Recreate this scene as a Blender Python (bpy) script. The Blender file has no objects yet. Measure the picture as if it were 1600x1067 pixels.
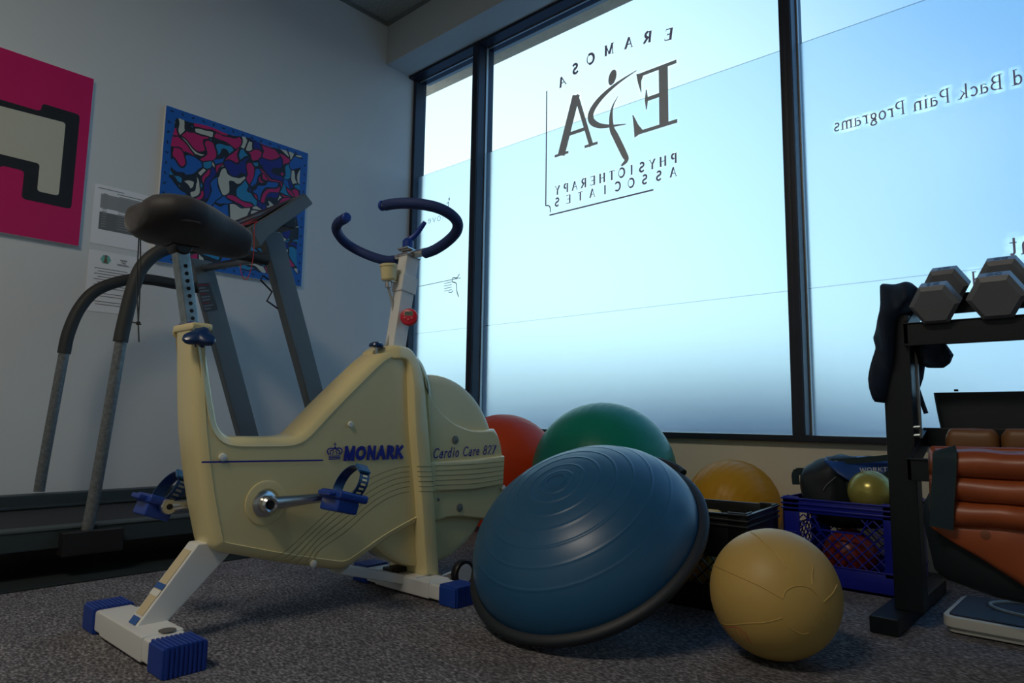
import bpy, bmesh, math, random
import numpy as np
from mathutils import Vector, Matrix, noise, geometry
random.seed(7)
S = bpy.context.scene
COL = S.collection
PI = math.pi

# ---------------------------------------------------------------- camera
YAW, PITCH, ROLL, FPX, CAMZ = 0.732349, 0.117664, 0.0148752, 1054.7, 0.53
def _axes():
    f = Vector((-math.sin(YAW)*math.cos(PITCH), math.cos(YAW)*math.cos(PITCH), math.sin(PITCH)))
    rt = Vector((math.cos(YAW), math.sin(YAW), 0)); up = rt.cross(f)
    r2 = rt*math.cos(ROLL)+up*math.sin(ROLL)
    return r2, r2.cross(f), f
CR, CU, CF = _axes()
CAM = Vector((0, 0, CAMZ))
cd = bpy.data.cameras.new('camera'); cam = bpy.data.objects.new('camera', cd); COL.objects.link(cam)
cd.sensor_width = 36; cd.sensor_fit = 'HORIZONTAL'; cd.lens = FPX*36/1600; cd.clip_start = .02
m = Matrix((CR, CU, -CF)).transposed().to_4x4(); m.translation = CAM
cam.matrix_world = m
S.camera = cam
S.view_settings.view_transform = 'Standard'; S.view_settings.look = 'None'
S.view_settings.gamma = 1; S.view_settings.use_curve_mapping = False
S.view_settings.exposure = 0.5

# ---------------------------------------------------------------- world: evening sky
W = bpy.data.worlds.new('world'); S.world = W; W.use_nodes = True
nt = W.node_tree; nt.nodes.clear(); N = nt.nodes.new; LK = nt.links.new
out = N('ShaderNodeOutputWorld'); bg = N('ShaderNodeBackground'); tc = N('ShaderNodeTexCoord')
sx = N('ShaderNodeSeparateXYZ'); LK(tc.outputs['Generated'], sx.inputs[0])
rp = N('ShaderNodeValToRGB'); LK(sx.outputs['Z'], rp.inputs[0])
cr = rp.color_ramp
cr.elements[0].position = 0.0; cr.elements[0].color = (.62, .80, .95, 1)
cr.elements[1].position = 1.0; cr.elements[1].color = (.10, .28, .80, 1)
for p_, c_ in ((.10, (.46, .72, .88, 1)), (.28, (.31, .58, .88, 1)), (.48, (.22, .48, .86, 1)), (.72, (.15, .38, .80, 1))):
    e = cr.elements.new(p_); e.color = c_
dp = N('ShaderNodeVectorMath'); dp.operation = 'DOT_PRODUCT'; LK(tc.outputs['Generated'], dp.inputs[0])
gd = Vector((-.74, .72, .13)).normalized(); dp.inputs[1].default_value = gd
mr = N('ShaderNodeMapRange'); LK(dp.outputs['Value'], mr.inputs[0])
mr.inputs[1].default_value = .72; mr.inputs[2].default_value = 1.0; mr.inputs[3].default_value = 0.0; mr.inputs[4].default_value = 1.0
gm = N('ShaderNodeMix'); gm.data_type = 'RGBA'; LK(mr.outputs[0], gm.inputs[0]); LK(rp.outputs[0], gm.inputs[6]); gm.inputs[7].default_value = (1.0, 1.28, 1.3, 1)
LK(gm.outputs[2], bg.inputs[0]); bg.inputs[1].default_value = .94; LK(bg.outputs[0], out.inputs[0])

# ceiling light of the room, behind the camera
def area(name, loc, size, power, col, rot=(0, 0, 0)):
    l = bpy.data.lights.new(name, 'AREA'); l.shape = 'RECTANGLE'; l.size, l.size_y = size; l.energy = power; l.color = col
    o = bpy.data.objects.new(name, l); o.location = loc; o.rotation_euler = rot; COL.objects.link(o); return o
area('ceiling_lamp', (-1.0, -1.2, 3.26), (1.2, .6), 34, (1.0, .88, .72))

# ---------------------------------------------------------------- helpers
def P(px, py, ax, val):
    d = CF + CR*((px-800)/FPX) - CU*((py-533.5)/FPX)
    return CAM + d*((val-CAM[ax])/d[ax])
def YZ(px, py, x):
    p = P(px, py, 0, x); return (p.y, p.z)
def XZ(px, py, y):
    p = P(px, py, 1, y); return (p.x, p.z)

MATS = {}
def mat(name, col, rough=.5, metal=0., spec=.5, noise_amt=0., noise_scale=20., bump=0., bump_scale=60., trans=0., coat=0., sheen=0., dark=None):
    if name in MATS: return MATS[name]
    m = bpy.data.materials.new(name); m.use_nodes = True
    n = m.node_tree; b = n.nodes['Principled BSDF']
    b.inputs['Base Color'].default_value = (*col, 1); b.inputs['Roughness'].default_value = rough
    b.inputs['Metallic'].default_value = metal; b.inputs['Specular IOR Level'].default_value = spec
    b.inputs['Transmission Weight'].default_value = trans; b.inputs['Coat Weight'].default_value = coat
    b.inputs['Sheen Weight'].default_value = sheen
    t = n.nodes.new('ShaderNodeTexCoord')
    if noise_amt > 0:
        z = n.nodes.new('ShaderNodeTexNoise'); z.inputs['Scale'].default_value = noise_scale; z.inputs['Detail'].default_value = 4
        n.links.new(t.outputs['Object'], z.inputs['Vector'])
        r = n.nodes.new('ShaderNodeMix'); r.data_type = 'RGBA'
        d = dark or tuple(c*(1-noise_amt) for c in col)
        r.inputs[6].default_value = (*d, 1); r.inputs[7].default_value = (*col, 1)
        mm = n.nodes.new('ShaderNodeMapRange'); mm.inputs[1].default_value = .35; mm.inputs[2].default_value = .65
        n.links.new(z.outputs['Fac'], mm.inputs[0]); n.links.new(mm.outputs[0], r.inputs[0]); n.links.new(r.outputs[2], b.inputs['Base Color'])
    if bump > 0:
        z = n.nodes.new('ShaderNodeTexNoise'); z.inputs['Scale'].default_value = bump_scale; z.inputs['Detail'].default_value = 3
        n.links.new(t.outputs['Object'], z.inputs['Vector'])
        u = n.nodes.new('ShaderNodeBump'); u.inputs['Strength'].default_value = bump; u.inputs['Distance'].default_value = .004
        n.links.new(z.outputs['Fac'], u.inputs['Height']); n.links.new(u.outputs[0], b.inputs['Normal'])
    MATS[name] = m; return m

WORLD = {}
def tag(o, label=None, cat=None, group=None, kind=None):
    if label: o['label'] = label
    if cat: o['category'] = cat
    if group: o['group'] = group
    if kind: o['kind'] = kind
    return o
def thing(name, loc, label, cat, group=None, kind=None):
    o = bpy.data.objects.new(name, None); o.location = loc; o.empty_display_size = .05; COL.objects.link(o)
    WORLD[o.name] = Vector(loc); return tag(o, label, cat, group, kind)

class MB:
    """collects geometry in world coordinates"""
    def __init__(s): s.v = []; s.f = []
    def add(s, vs, fs):
        k = len(s.v); s.v += [tuple(v) for v in vs]; s.f += [tuple(i+k for i in f) for f in fs]; return s
    def bm(s, b, M=None):
        b.verts.ensure_lookup_table(); b.verts.index_update()
        s.add([(M @ v.co if M else v.co) for v in b.verts], [[v.index for v in f.verts] for f in b.faces]); b.free(); return s
    def box(s, lo, hi, bev=0., M=None, seg=2):
        b = bmesh.new(); bmesh.ops.create_cube(b, size=1)
        c = [(lo[i]+hi[i])/2 for i in range(3)]; d = [abs(hi[i]-lo[i]) for i in range(3)]
        for v in b.verts: v.co = Vector([v.co[i]*d[i]+c[i] for i in range(3)])
        if bev: bmesh.ops.bevel(b, geom=b.edges[:], offset=bev, segments=seg, profile=.5, affect='EDGES')
        return s.bm(b, M)
    def beam(s, a, b_, w, h, up=(0, 0, 1), bev=0.):
        a = Vector(a); b_ = Vector(b_); d = b_-a; L = d.length; z = d.normalized()
        x = Vector(up).cross(z).normalized(); y = z.cross(x)
        M = Matrix((x, y, z)).transposed().to_4x4(); M.translation = a
        return s.box((-w/2, -h/2, 0), (w/2, h/2, L), bev, M)
    def tube(s, pts, r, n=14, cap=True, smooth=0, closed=False, flat=1.):
        pts = [Vector(p) for p in pts]
        if smooth: pts = catmull(pts, smooth, closed)
        m_ = len(pts); rs = r if callable(r) else (lambda t: r)
        ref = None; vs = []
        for i, p in enumerate(pts):
            if closed: t = (pts[(i+1) % m_]-pts[i-1]).normalized()
            else: t = (pts[min(i+1, m_-1)]-pts[max(i-1, 0)]).normalized()
            if ref is None:
                ref = t.orthogonal().normalized()
            ref = (ref - t*ref.dot(t)).normalized(); bi = t.cross(ref)
            rr = rs(i/max(1, m_-1))
            for k in range(n):
                a = 2*PI*k/n; vs.append(p+ref*math.cos(a)*rr+bi*math.sin(a)*rr*flat)
        fs = []
        for i in range(m_ if closed else m_-1):
            j = (i+1) % m_
            for k in range(n): fs.append((i*n+k, i*n+(k+1) % n, j*n+(k+1) % n, j*n+k))
        if cap and not closed: fs += [tuple(range(n))[::-1], tuple((m_-1)*n+k for k in range(n))]
        return s.add(vs, fs)
    def lathe(s, prof, origin, axis=(0, 0, 1), n=40, ang=None):
        z = Vector(axis).normalized(); x = z.orthogonal().normalized(); y = z.cross(x); o = Vector(origin)
        vs = []; m_ = len(prof)
        for (r, h) in prof:
            for k in range(n):
                a = 2*PI*k/n; q = ang(a) if ang else 1.
                vs.append(o+z*h+(x*math.cos(a)+y*math.sin(a))*r*q)
        fs = [(i*n+k, i*n+(k+1) % n, (i+1)*n+(k+1) % n, (i+1)*n+k) for i in range(m_-1) for k in range(n)]
        if prof[0][0] > 1e-5: fs.append(tuple(range(n))[::-1])
        if prof[-1][0] > 1e-5: fs.append(tuple((m_-1)*n+k for k in range(n)))
        return s.add(vs, fs)
    def prism(s, poly, ax, a, b_, bev=0., seg=2):
        """poly in the two other axes (cyclic order y,z / x,z / x,y), extruded along ax"""
        b = bmesh.new(); vs = []
        for (u, v) in poly:
            c = [0, 0, 0]; o = [i for i in range(3) if i != ax]; c[ax] = a; c[o[0]] = u; c[o[1]] = v; vs.append(b.verts.new(c))
        f = b.faces.new(vs); r = bmesh.ops.extrude_face_region(b, geom=[f])
        d = Vector((0, 0, 0)); d[ax] = b_-a
        bmesh.ops.translate(b, vec=d, verts=[e for e in r['geom'] if isinstance(e, bmesh.types.BMVert)])
        bmesh.ops.recalc_face_normals(b, faces=b.faces[:])
        if bev: bmesh.ops.bevel(b, geom=b.edges[:], offset=bev, segments=seg, profile=.5, affect='EDGES')
        return s.bm(b)
    def loft(s, rings, cap=True, closed=True):
        n = len(rings[0]); vs = [p for r in rings for p in r]; fs = []
        for i in range(len(rings)-1):
            for k in range(n if closed else n-1): fs.append((i*n+k, i*n+(k+1) % n, (i+1)*n+(k+1) % n, (i+1)*n+k))
        if cap and closed: fs += [tuple(range(n))[::-1], tuple((len(rings)-1)*n+k for k in range(n))]
        return s.add(vs, fs)
    def build(s, name, m, parent=None, smooth=True, angle=35, sub=0, origin=None):
        V = np.array(s.v, dtype=float)
        o0 = Vector(((V[:, 0].min()+V[:, 0].max())/2, (V[:, 1].min()+V[:, 1].max())/2, V[:, 2].min())) if origin is None else Vector(origin)
        me = bpy.data.meshes.new(name); me.from_pydata([tuple(Vector(v)-o0) for v in s.v], [], s.f); me.update()
        b = bmesh.new(); b.from_mesh(me); bmesh.ops.recalc_face_normals(b, faces=b.faces[:]); b.to_mesh(me); b.free()
        o = bpy.data.objects.new(name, me); COL.objects.link(o); WORLD[o.name] = o0
        if m: me.materials.append(m)
        if parent: o.parent = parent; o.location = o0-WORLD[parent.name]
        else: o.location = o0
        if smooth:
            me.shade_smooth(); me.set_sharp_from_angle(angle=math.radians(angle))
            if len(me.polygons) < 1500 and angle < 50 and not sub:
                wn = o.modifiers.new('wn', 'WEIGHTED_NORMAL'); wn.keep_sharp = True
        if sub:
            md = o.modifiers.new('s', 'SUBSURF'); md.levels = md.render_levels = sub
        return o

def catmull(p, n, closed=False):
    out_ = []; m_ = len(p)
    for i in range(m_ if closed else m_-1):
        if closed: a, b, c, d = p[i-1], p[i], p[(i+1) % m_], p[(i+2) % m_]
        else: a, b, c, d = p[max(i-1, 0)], p[i], p[i+1], p[min(i+2, m_-1)]
        for k in range(n):
            t = k/n
            out_.append(.5*((2*b)+(c-a)*t+(2*a-5*b+4*c-d)*t*t+(3*b-a-3*c+d)*t**3))
    if not closed: out_.append(p[-1].copy())
    return out_
def cat2(pts, n=6, closed=False):
    return [(q.x, q.y) for q in catmull([Vector((a, b, 0)) for a, b in pts], n, closed)]
def fillet(pts, rad, n=6):
    """round the corners of a closed 2D polygon; pts entries (u,v[,r])"""
    o = []; m_ = len(pts)
    for i in range(m_):
        p = Vector(pts[i][:2]); a = Vector(pts[i-1][:2]); b = Vector(pts[(i+1) % m_][:2])
        r = pts[i][2] if len(pts[i]) > 2 else rad
        if r <= 0: o.append(tuple(p)); continue
        d1 = a-p; d2 = b-p; L = min(r, d1.length*.45, d2.length*.45); s_ = p+d1.normalized()*L; e_ = p+d2.normalized()*L
        for k in range(n+1):
            t = k/n; q = s_*(1-t)**2+p*2*t*(1-t)+e_*t*t; o.append(tuple(q))
    return o
def densify(poly, step=.02):
    o = []
    for i in range(len(poly)):
        a = Vector(poly[i]); b = Vector(poly[(i+1) % len(poly)]); k = max(1, int((b-a).length/step))
        for j in range(k): o.append(tuple(a.lerp(b, j/k)))
    return o
def offset(poly, d):
    n = len(poly); A = sum(poly[i][0]*poly[(i+1) % n][1]-poly[(i+1) % n][0]*poly[i][1] for i in range(n)); sg = 1 if A > 0 else -1
    o = []
    for i in range(n):
        a = Vector(poly[i-1]); p = Vector(poly[i]); b = Vector(poly[(i+1) % n])
        e1 = (p-a); e2 = (b-p)
        if e1.length < 1e-9 or e2.length < 1e-9: o.append(tuple(p)); continue
        n1 = Vector((-e1.y, e1.x)).normalized(); n2 = Vector((-e2.y, e2.x)).normalized()
        nn = (n1+n2); nn = nn.normalized() if nn.length > 1e-6 else n1
        k = 1/max(.6, nn.dot(n1)); o.append(tuple(p+nn*d*k*sg))
    return o
def pillow(poly, prof, xc, ws=lambda y, z: 1., step=.02, sm=2):
    """YZ outline, prof = [(inset, half width)...]; both sides of plane x = xc"""
    poly = densify(poly, step); rings = []; cur = poly; last = 0
    for ins, h in prof:
        if ins-last > 1e-9:
            cur = offset(cur, ins-last)
            for _ in range(sm):
                cur = [tuple((Vector(cur[i-1])+Vector(cur[i])*2+Vector(cur[(i+1) % len(cur)]))/4) for i in range(len(cur))]
        last = ins; rings.append((cur, h))
    seq = [(c, -h) for c, h in rings[::-1]]+[(c, h) for c, h in rings if h > 0]
    R_ = [[Vector((xc+h*ws(y, z), y, z)) for y, z in c] for c, h in seq]
    mb = MB().loft(R_, cap=False); n = len(R_[0])
    # flat side panels, filled with a fine triangulation
    c, h = rings[-1]; ys = [p[0] for p in c]; zs = [p[1] for p in c]; g = .02; pts = [Vector(p) for p in c]
    def inside(y, z):
        k = False
        for i in range(n):
            a, b = c[i-1], c[i]
            if (a[1] > z) != (b[1] > z) and y < (b[0]-a[0])*(z-a[1])/(b[1]-a[1])+a[0]: k = not k
        return k
    y = min(ys)
    while y < max(ys):
        z = min(zs)
        while z < max(zs):
            if inside(y, z) and min((y-a)**2+(z-b)**2 for a, b in c) > (g*.5)**2: pts.append(Vector((y, z)))
            z += g
        y += g
    vo, eo, fo, ov, oe, of = geometry.delaunay_2d_cdt(pts, [(i, (i+1) % n) for i in range(n)], [], 1, 1e-7)
    L0 = (len(R_)-1)*n
    for sg, base in ((-1, 0), (1, L0)):
        mp = []; k = len(mb.v)
        for i, v in enumerate(vo):
            o_ = [q for q in ov[i] if q < n]
            if o_: mp.append(base+o_[0])
            else: mp.append(k); k += 1; mb.v.append((xc+sg*h*ws(v.x, v.y), v.x, v.y))
        mb.f += [tuple(mp[q] for q in f_) for f_ in fo]
    return mb

# ---- ribbon lettering
def arc(cx, cy, rx, ry, a0, a1, n=12):
    return [(cx+rx*math.cos(math.radians(a0+(a1-a0)*k/n)), cy+ry*math.sin(math.radians(a0+(a1-a0)*k/n))) for k in range(n+1)]
T_, t_ = 1, 0
GL = {
 'E': (.62, [(T_, [(.14, 0), (.14, 1)]), (t_, [(.1, .97), (.58, .97)]), (t_, [(.14, .51), (.44, .51)]), (t_, [(.1, .03), (.6, .03)])], [('v', .58, .9), ('v', .44, .51), ('v', .6, .1), ('h', .12, 0), ('h', .12, 1)]),
 'R': (.68, [(T_, [(.14, 0), (.14, 1)]), (t_, [(.14, .97), (.34, .97)]), (T_, arc(.34, .74, .2, .23, 90, -90)), (t_, [(.34, .51), (.14, .51)]), (T_, [(.3, .5), (.62, .02)])], [('h', .14, 0), ('h', .12, 1), ('h', .62, 0)]),
 'A': (.74, [(t_, [(.08, 0), (.36, 1)]), (T_, [(.36, 1), (.66, 0)]), (t_, [(.17, .35), (.55, .35)])], [('h', .08, 0), ('h', .66, 0)]),
 'M': (.88, [(t_, [(.12, 0), (.14, 1)]), (T_, [(.14, 1), (.44, .05)]), (t_, [(.44, .05), (.74, 1)]), (T_, [(.74, 1), (.76, 0)])], [('h', .12, 0), ('h', .1, 1), ('h', .76, 0), ('h', .78, 1)]),
 'O': (.82, [(T_, arc(.41, .5, .33, .48, 60, 300)), (t_, arc(.41, .5, .33, .48, -60, 60))], []),
 'S': (.56, [(T_, arc(.28, .74, .2, .23, 30, 270)+arc(.28, .27, .22, .24, 90, -150))], [('v', .46, .86), ('v', .08, .13)]),
 'P': (.62, [(T_, [(.14, 0), (.14, 1)]), (t_, [(.14, .97), (.32, .97)]), (T_, arc(.32, .72, .22, .25, 90, -90)), (t_, [(.32, .47), (.14, .47)])], [('h', .14, 0), ('h', .12, 1)]),
 'H': (.76, [(T_, [(.14, 0), (.14, 1)]), (T_, [(.62, 0), (.62, 1)]), (t_, [(.14, .51), (.62, .51)])], [('h', .14, 0), ('h', .14, 1), ('h', .62, 0), ('h', .62, 1)]),
 'Y': (.68, [(T_, [(.08, 1), (.34, .48)]), (t_, [(.34, .48), (.6, 1)]), (T_, [(.34, .5), (.34, 0)])], [('h', .08, 1), ('h', .6, 1), ('h', .34, 0)]),
 'I': (.36, [(T_, [(.18, 0), (.18, 1)])], [('h', .18, 0), ('h', .18, 1)]),
 'T': (.64, [(T_, [(.32, 0), (.32, 1)]), (t_, [(.05, .97), (.59, .97)])], [('h', .32, 0), ('v', .05, .9), ('v', .59, .9)]),
 'C': (.7, [(T_, arc(.4, .5, .33, .48, 45, 315))], [('v', .64, .82)]),
 'N': (.78, [(t_, [(.14, 0), (.14, 1)]), (T_, [(.14, 1), (.64, 0)]), (t_, [(.64, 0), (.64, 1)])], [('h', .14, 0), ('h', .1, 1), ('h', .64, 1)]),
 'K': (.72, [(T_, [(.14, 0), (.14, 1)]), (t_, [(.16, .42), (.6, 1)]), (T_, [(.28, .56), (.66, 0)])], [('h', .14, 0), ('h', .14, 1), ('h', .66, 0)]),
 'B': (.66, [(T_, [(.14, 0), (.14, 1)]), (t_, [(.14, .97), (.34, .97)]), (T_, arc(.34, .75, .18, .22, 90, -90)), (t_, [(.14, .53), (.34, .53)]), (T_, arc(.34, .28, .24, .25, 90, -90)), (t_, [(.34, .03), (.14, .03)])], [('h', .12, 0), ('h', .12, 1)]),
 'W': (.98, [(T_, [(.06, 1), (.27, 0)]), (t_, [(.27, 0), (.49, .9)]), (T_, [(.49, .9), (.7, 0)]), (t_, [(.7, 0), (.92, 1)])], []),
 'U': (.74, [(T_, [(.14, 1), (.14, .3)]+arc(.37, .3, .23, .28, 180, 360)+[(.6, 1)])], []),
 'G': (.78, [(T_, arc(.4, .5, .33, .48, 45, 330)+[(.7, .45), (.45, .45)])], []),
 'D': (.74, [(T_, [(.14, 0), (.14, 1)]), (T_, [(.14, .98), (.3, .98)]+arc(.3, .5, .34, .48, 90, -90)+[(.14, .02)])], []),
 'L': (.56, [(T_, [(.14, 1), (.14, .03), (.52, .03)])], []),
 'a': (.5, [(T_, arc(.22, .2, .15, .19, 60, 300)), (T_, [(.38, .62), (.38, 0)]), (t_, arc(.24, .45, .14, .17, 10, 150))], [('h', .42, 0)]),
 'c': (.46, [(T_, arc(.25, .31, .19, .3, 45, 315))], []),
 'd': (.54, [(T_, arc(.23, .31, .17, .3, 40, 320)), (T_, [(.4, 1.02), (.4, 0)])], [('h', .44, 0), ('h', .36, 1.02)]),
 'e': (.48, [(T_, [(.08, .33), (.4, .36)]+arc(.24, .32, .17, .29, 15, 310))], []),
 'g': (.5, [(T_, arc(.23, .42, .15, .2, 0, 360)), (t_, [(.34, .55), (.46, .62)]), (T_, [(.14, .24), (.1, .12), (.36, .08)]+arc(.24, -.13, .18, .14, 60, -250))], []),
 'i': (.28, [(T_, [(.14, 0), (.14, .62)]), (T_, [(.13, .84), (.13, .92)])], [('h', .14, 0), ('h', .1, .62)]),
 'k': (.54, [(T_, [(.12, 0), (.12, 1.02)]), (t_, [(.14, .26), (.42, .6)]), (T_, [(.22, .36), (.46, 0)])], [('h', .12, 0), ('h', .48, 0)]),
 'm': (.8, [(T_, [(.12, 0), (.12, .62)]), (T_, arc(.26, .44, .14, .17, 170, 0, 8)+[(.4, 0)]), (T_, arc(.54, .44, .14, .17, 170, 0, 8)+[(.68, 0)])], [('h', .12, 0), ('h', .4, 0), ('h', .68, 0), ('h', .08, .62)]),
 'n': (.56, [(T_, [(.12, 0), (.12, .62)]), (T_, arc(.28, .44, .16, .17, 170, 0, 8)+[(.44, 0)])], [('h', .12, 0), ('h', .44, 0), ('h', .08, .62)]),
 'o': (.52, [(T_, arc(.26, .31, .19, .3, 0, 360, 18))], []),
 'r': (.4, [(T_, [(.12, 0), (.12, .62)]), (T_, arc(.28, .42, .15, .19, 160, 50, 6))], [('h', .12, 0), ('h', .08, .62)]),
 's': (.42, [(T_, arc(.2, .46, .13, .15, 30, 270, 8)+arc(.2, .16, .15, .15, 90, -150, 8))], []),
 't': (.36, [(T_, [(.15, .85), (.15, .12), (.22, .02), (.32, .06)]), (t_, [(.04, .61), (.32, .61)])], []),
 'v': (.5, [(T_, [(.06, .62), (.24, 0)]), (t_, [(.24, 0), (.42, .62)])], []),
 '8': (.56, [(T_, arc(.28, .75, .17, .22, 0, 360, 16)), (T_, arc(.28, .27, .21, .26, 0, 360, 16))], []),
 '2': (.56, [(T_, arc(.27, .72, .2, .25, 160, -30, 10)+[(.08, .03), (.5, .03)])], []),
 '7': (.54, [(T_, [(.06, .96), (.5, .96), (.2, 0)])], []),
 '1': (.4, [(T_, [(.08, .8), (.22, 1), (.22, 0)])], []),
 '0': (.56, [(T_, arc(.28, .5, .2, .47, 0, 360, 16))], []),
 ' ': (.34, [], []),
}
def ribbon2d(mb, pts, w, mp, z=0., cap=False):
    """pts 2D; w constant or list; mp(u,v,d)->3D"""
    pts = [Vector(p) for p in pts]; n = len(pts); ws = w if isinstance(w, (list, tuple)) else [w]*n
    vs = []
    for i, p in enumerate(pts):
        a = pts[max(0, i-1)]; b = pts[min(n-1, i+1)]; d = (b-a)
        d = d.normalized() if d.length > 1e-9 else Vector((1, 0))
        k = 1.
        if 0 < i < n-1:
            e = (pts[i]-pts[i-1]).normalized(); k = 1/max(.5, abs(d.dot(e)))
        nn = Vector((-d.y, d.x)); q = p.copy()
        if cap and i == 0: q = p-d*ws[i]/2
        if cap and i == n-1: q = p+d*ws[i]/2
        vs += [mp(*(q+nn*ws[i]/2*k), z), mp(*(q-nn*ws[i]/2*k), z)]
    mb.add(vs, [(2*i, 2*i+1, 2*i+3, 2*i+2) for i in range(n-1)])
_zc = [0]
def text(mb, s, mp, h, thick=.16, thin=.06, serif=0., slant=0., space=.08, halo=0., width=None, stretch=1., depth=1e-5):
    """text along +u from the origin, cap height h, mp(u,v,d)"""
    tot = sum(GL[c][0]+space for c in s)-space
    kx = (width/(tot*h)) if width else stretch
    u0 = 0
    for c in s:
        w_, strokes, ser = GL[c]
        def tr(p): return ((u0+p[0]+slant*p[1])*h*kx, p[1]*h)
        for wt, pts in strokes:
            _zc[0] = (_zc[0]+1) % 40
            ribbon2d(mb, [tr(p) for p in pts], ((thick if wt else thin)+halo)*h, mp, _zc[0]*depth, cap=(halo > 0 or not serif))
        if serif:
            for kind, x, y in ser:
                _zc[0] = (_zc[0]+1) % 40; q = .11+halo/2; th = (.05+halo)*h
                if kind == 'h': pp = [tr((x-q, y)), tr((x+q, y))]
                else: pp = [tr((x, y-q*.9)), tr((x, y+q*.9))]
                ribbon2d(mb, pp, th, mp, _zc[0]*depth)
        u0 += w_+space
    return tot*h*kx
def blobcap(mb, c, rx, ry, mp, rot=0., z=0., n=24):
    vs = []
    for k in range(n):
        a = 2*PI*k/n; x = rx*math.cos(a); y = ry*math.sin(a)
        vs.append(mp(c[0]+x*math.cos(rot)-y*math.sin(rot), c[1]+x*math.sin(rot)+y*math.cos(rot), z))
    mb.add(vs, [tuple(range(n))])

# ---------------------------------------------------------------- materials
M_wall = mat('wall_paint', (.73, .75, .73), .75, bump=.05, bump_scale=90)
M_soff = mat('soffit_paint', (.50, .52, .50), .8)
M_sill = mat('wall_paint_cream', (.78, .75, .60), .75)
M_ceil = mat('ceiling_tile', (.42, .44, .42), .9, noise_amt=.25, noise_scale=60, bump=.5, bump_scale=80)
M_frame = mat('black_window_metal', (.022, .026, .04), .35, metal=.3)
M_frame_lt = mat('metal_glazing_bead', (.42, .42, .40), .35, metal=.8)
M_cream = mat('cream_plastic', (.80, .69, .35), .28, coat=.25, noise_amt=.05, noise_scale=4)
M_groove_shade = mat('cream_groove_shade', (.30, .27, .13), .5)  # darker cream, painted shade for the groove ribbons
M_stain = mat('cream_plastic_yellowed', (.62, .47, .12), .4)
M_white = mat('white_painted_steel', (.74, .75, .72), .35)
M_bluep = mat('blue_rubber', (.008, .045, .30), .4)
M_bluedk = mat('navy_foam', (.012, .035, .15), .65, bump=.4, bump_scale=300)
M_knob = mat('navy_plastic', (.008, .035, .12), .25)
M_decal = mat('blue_decal_ink', (.01, .015, .28), .4)
M_chrome = mat('brushed_aluminium', (.62, .62, .60), .25, metal=1.)
M_galv = mat('galvanised_steel', (.36, .42, .43), .38, metal=.9, noise_amt=.3, noise_scale=40)
M_blk = mat('black_plastic', (.012, .012, .014), .45)
M_rub = mat('black_rubber', (.014, .015, .016), .7)
M_sad = mat('black_saddle_fabric', (.016, .013, .014), .62, bump=.15, bump_scale=60, sheen=.2)
M_button = mat('white_plastic_button', (.75, .76, .70), .4)
M_dark = mat('dark_hole', (.01, .01, .01), .8)
M_red = mat('red_plastic', (.56, .008, .03), .35)
M_lcd = mat('grey_lcd', (.16, .22, .17), .25)
M_tgrey = mat('treadmill_grey_steel', (.105, .125, .135), .4, metal=.2)
M_tube = mat('hammered_grey_tube', (.19, .21, .215), .4, metal=.35, noise_amt=.35, noise_scale=90)
M_foam = mat('dark_grip_foam', (.026, .03, .03), .6)
M_belt = mat('treadmill_belt', (.012, .013, .014), .7)
M_rail = mat('treadmill_rail', (.030, .046, .050), .5)
M_mat = mat('rubber_floor_mat', (.010, .018, .018), .7)
M_cord = mat('black_cord', (.008, .008, .01), .6)
M_rcord = mat('red_cord', (.5, .02, .02), .6)
M_paper = mat('white_paper', (.90, .90, .90), .8)
M_ink = mat('grey_print', (.17, .18, .18), .8)
M_ink2 = mat('dark_print', (.05, .05, .06), .8)
M_teal = mat('teal_print', (.18, .52, .42), .8)
M_pk = mat('magenta_print', (.66, .004, .13), .45)
M_outl = mat('black_print', (.012, .014, .018), .5)
M_crm = mat('cream_print', (.62, .61, .48), .5)
M_bblue = mat('poster_blue_print', (.01, .13, .50), .45)
def vinyl(name, col, thru):
    m = bpy.data.materials.new(name); m.use_nodes = True; n = m.node_tree; n.nodes.clear()
    o = n.nodes.new('ShaderNodeOutputMaterial'); d = n.nodes.new('ShaderNodeBsdfDiffuse'); d.inputs[0].default_value = (*col, 1)
    t = n.nodes.new('ShaderNodeBsdfTransparent'); t.inputs[0].default_value = (*thru, 1); x = n.nodes.new('ShaderNodeAddShader')
    n.links.new(d.outputs[0], x.inputs[0]); n.links.new(t.outputs[0], x.inputs[1]); n.links.new(x.outputs[0], o.inputs[0]); return m
M_vinyl = vinyl('veil_lifted_vinyl_letter', (.80, .84, .88), (.0, .0, .0))  # letter colour lifted to stand in for lens veil over backlit vinyl
M_vinyl2 = vinyl('veil_lifted_violet_letter', (.52, .50, .74), (.0, .0, .0))  # same veil put into the colour of the violet letters
M_green = mat('green_ball_vinyl', (.01, .30, .20), .33, spec=.45)
M_redb = mat('red_orange_ball_vinyl', (.90, .12, .03), .38)
M_yb = mat('amber_ball_vinyl', (.92, .50, .03), .4)
def shell(m, col, amt):
    n = m.node_tree; b = n.nodes['Principled BSDF']; o = n.nodes['Material Output']
    t = n.nodes.new('ShaderNodeBsdfTranslucent'); t.inputs[0].default_value = (*col, 1); x = n.nodes.new('ShaderNodeMixShader'); x.inputs[0].default_value = amt
    n.links.new(b.outputs[0], x.inputs[1]); n.links.new(t.outputs[0], x.inputs[2]); n.links.new(x.outputs[0], o.inputs[0])
shell(M_redb, (1.0, .20, .03), .55); shell(M_yb, (1.0, .66, .06), .45); shell(M_green, (.02, .55, .28), .25)
M_vb = mat('ochre_rubber_ball', (.56, .37, .10), .5, noise_amt=.08, noise_scale=8)
M_vbs = mat('ochre_rubber_seam', (.30, .19, .05), .6)
M_bosu = mat('blue_rubber_dome', (.018, .10, .215), .36, noise_amt=.12, noise_scale=5)
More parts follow.
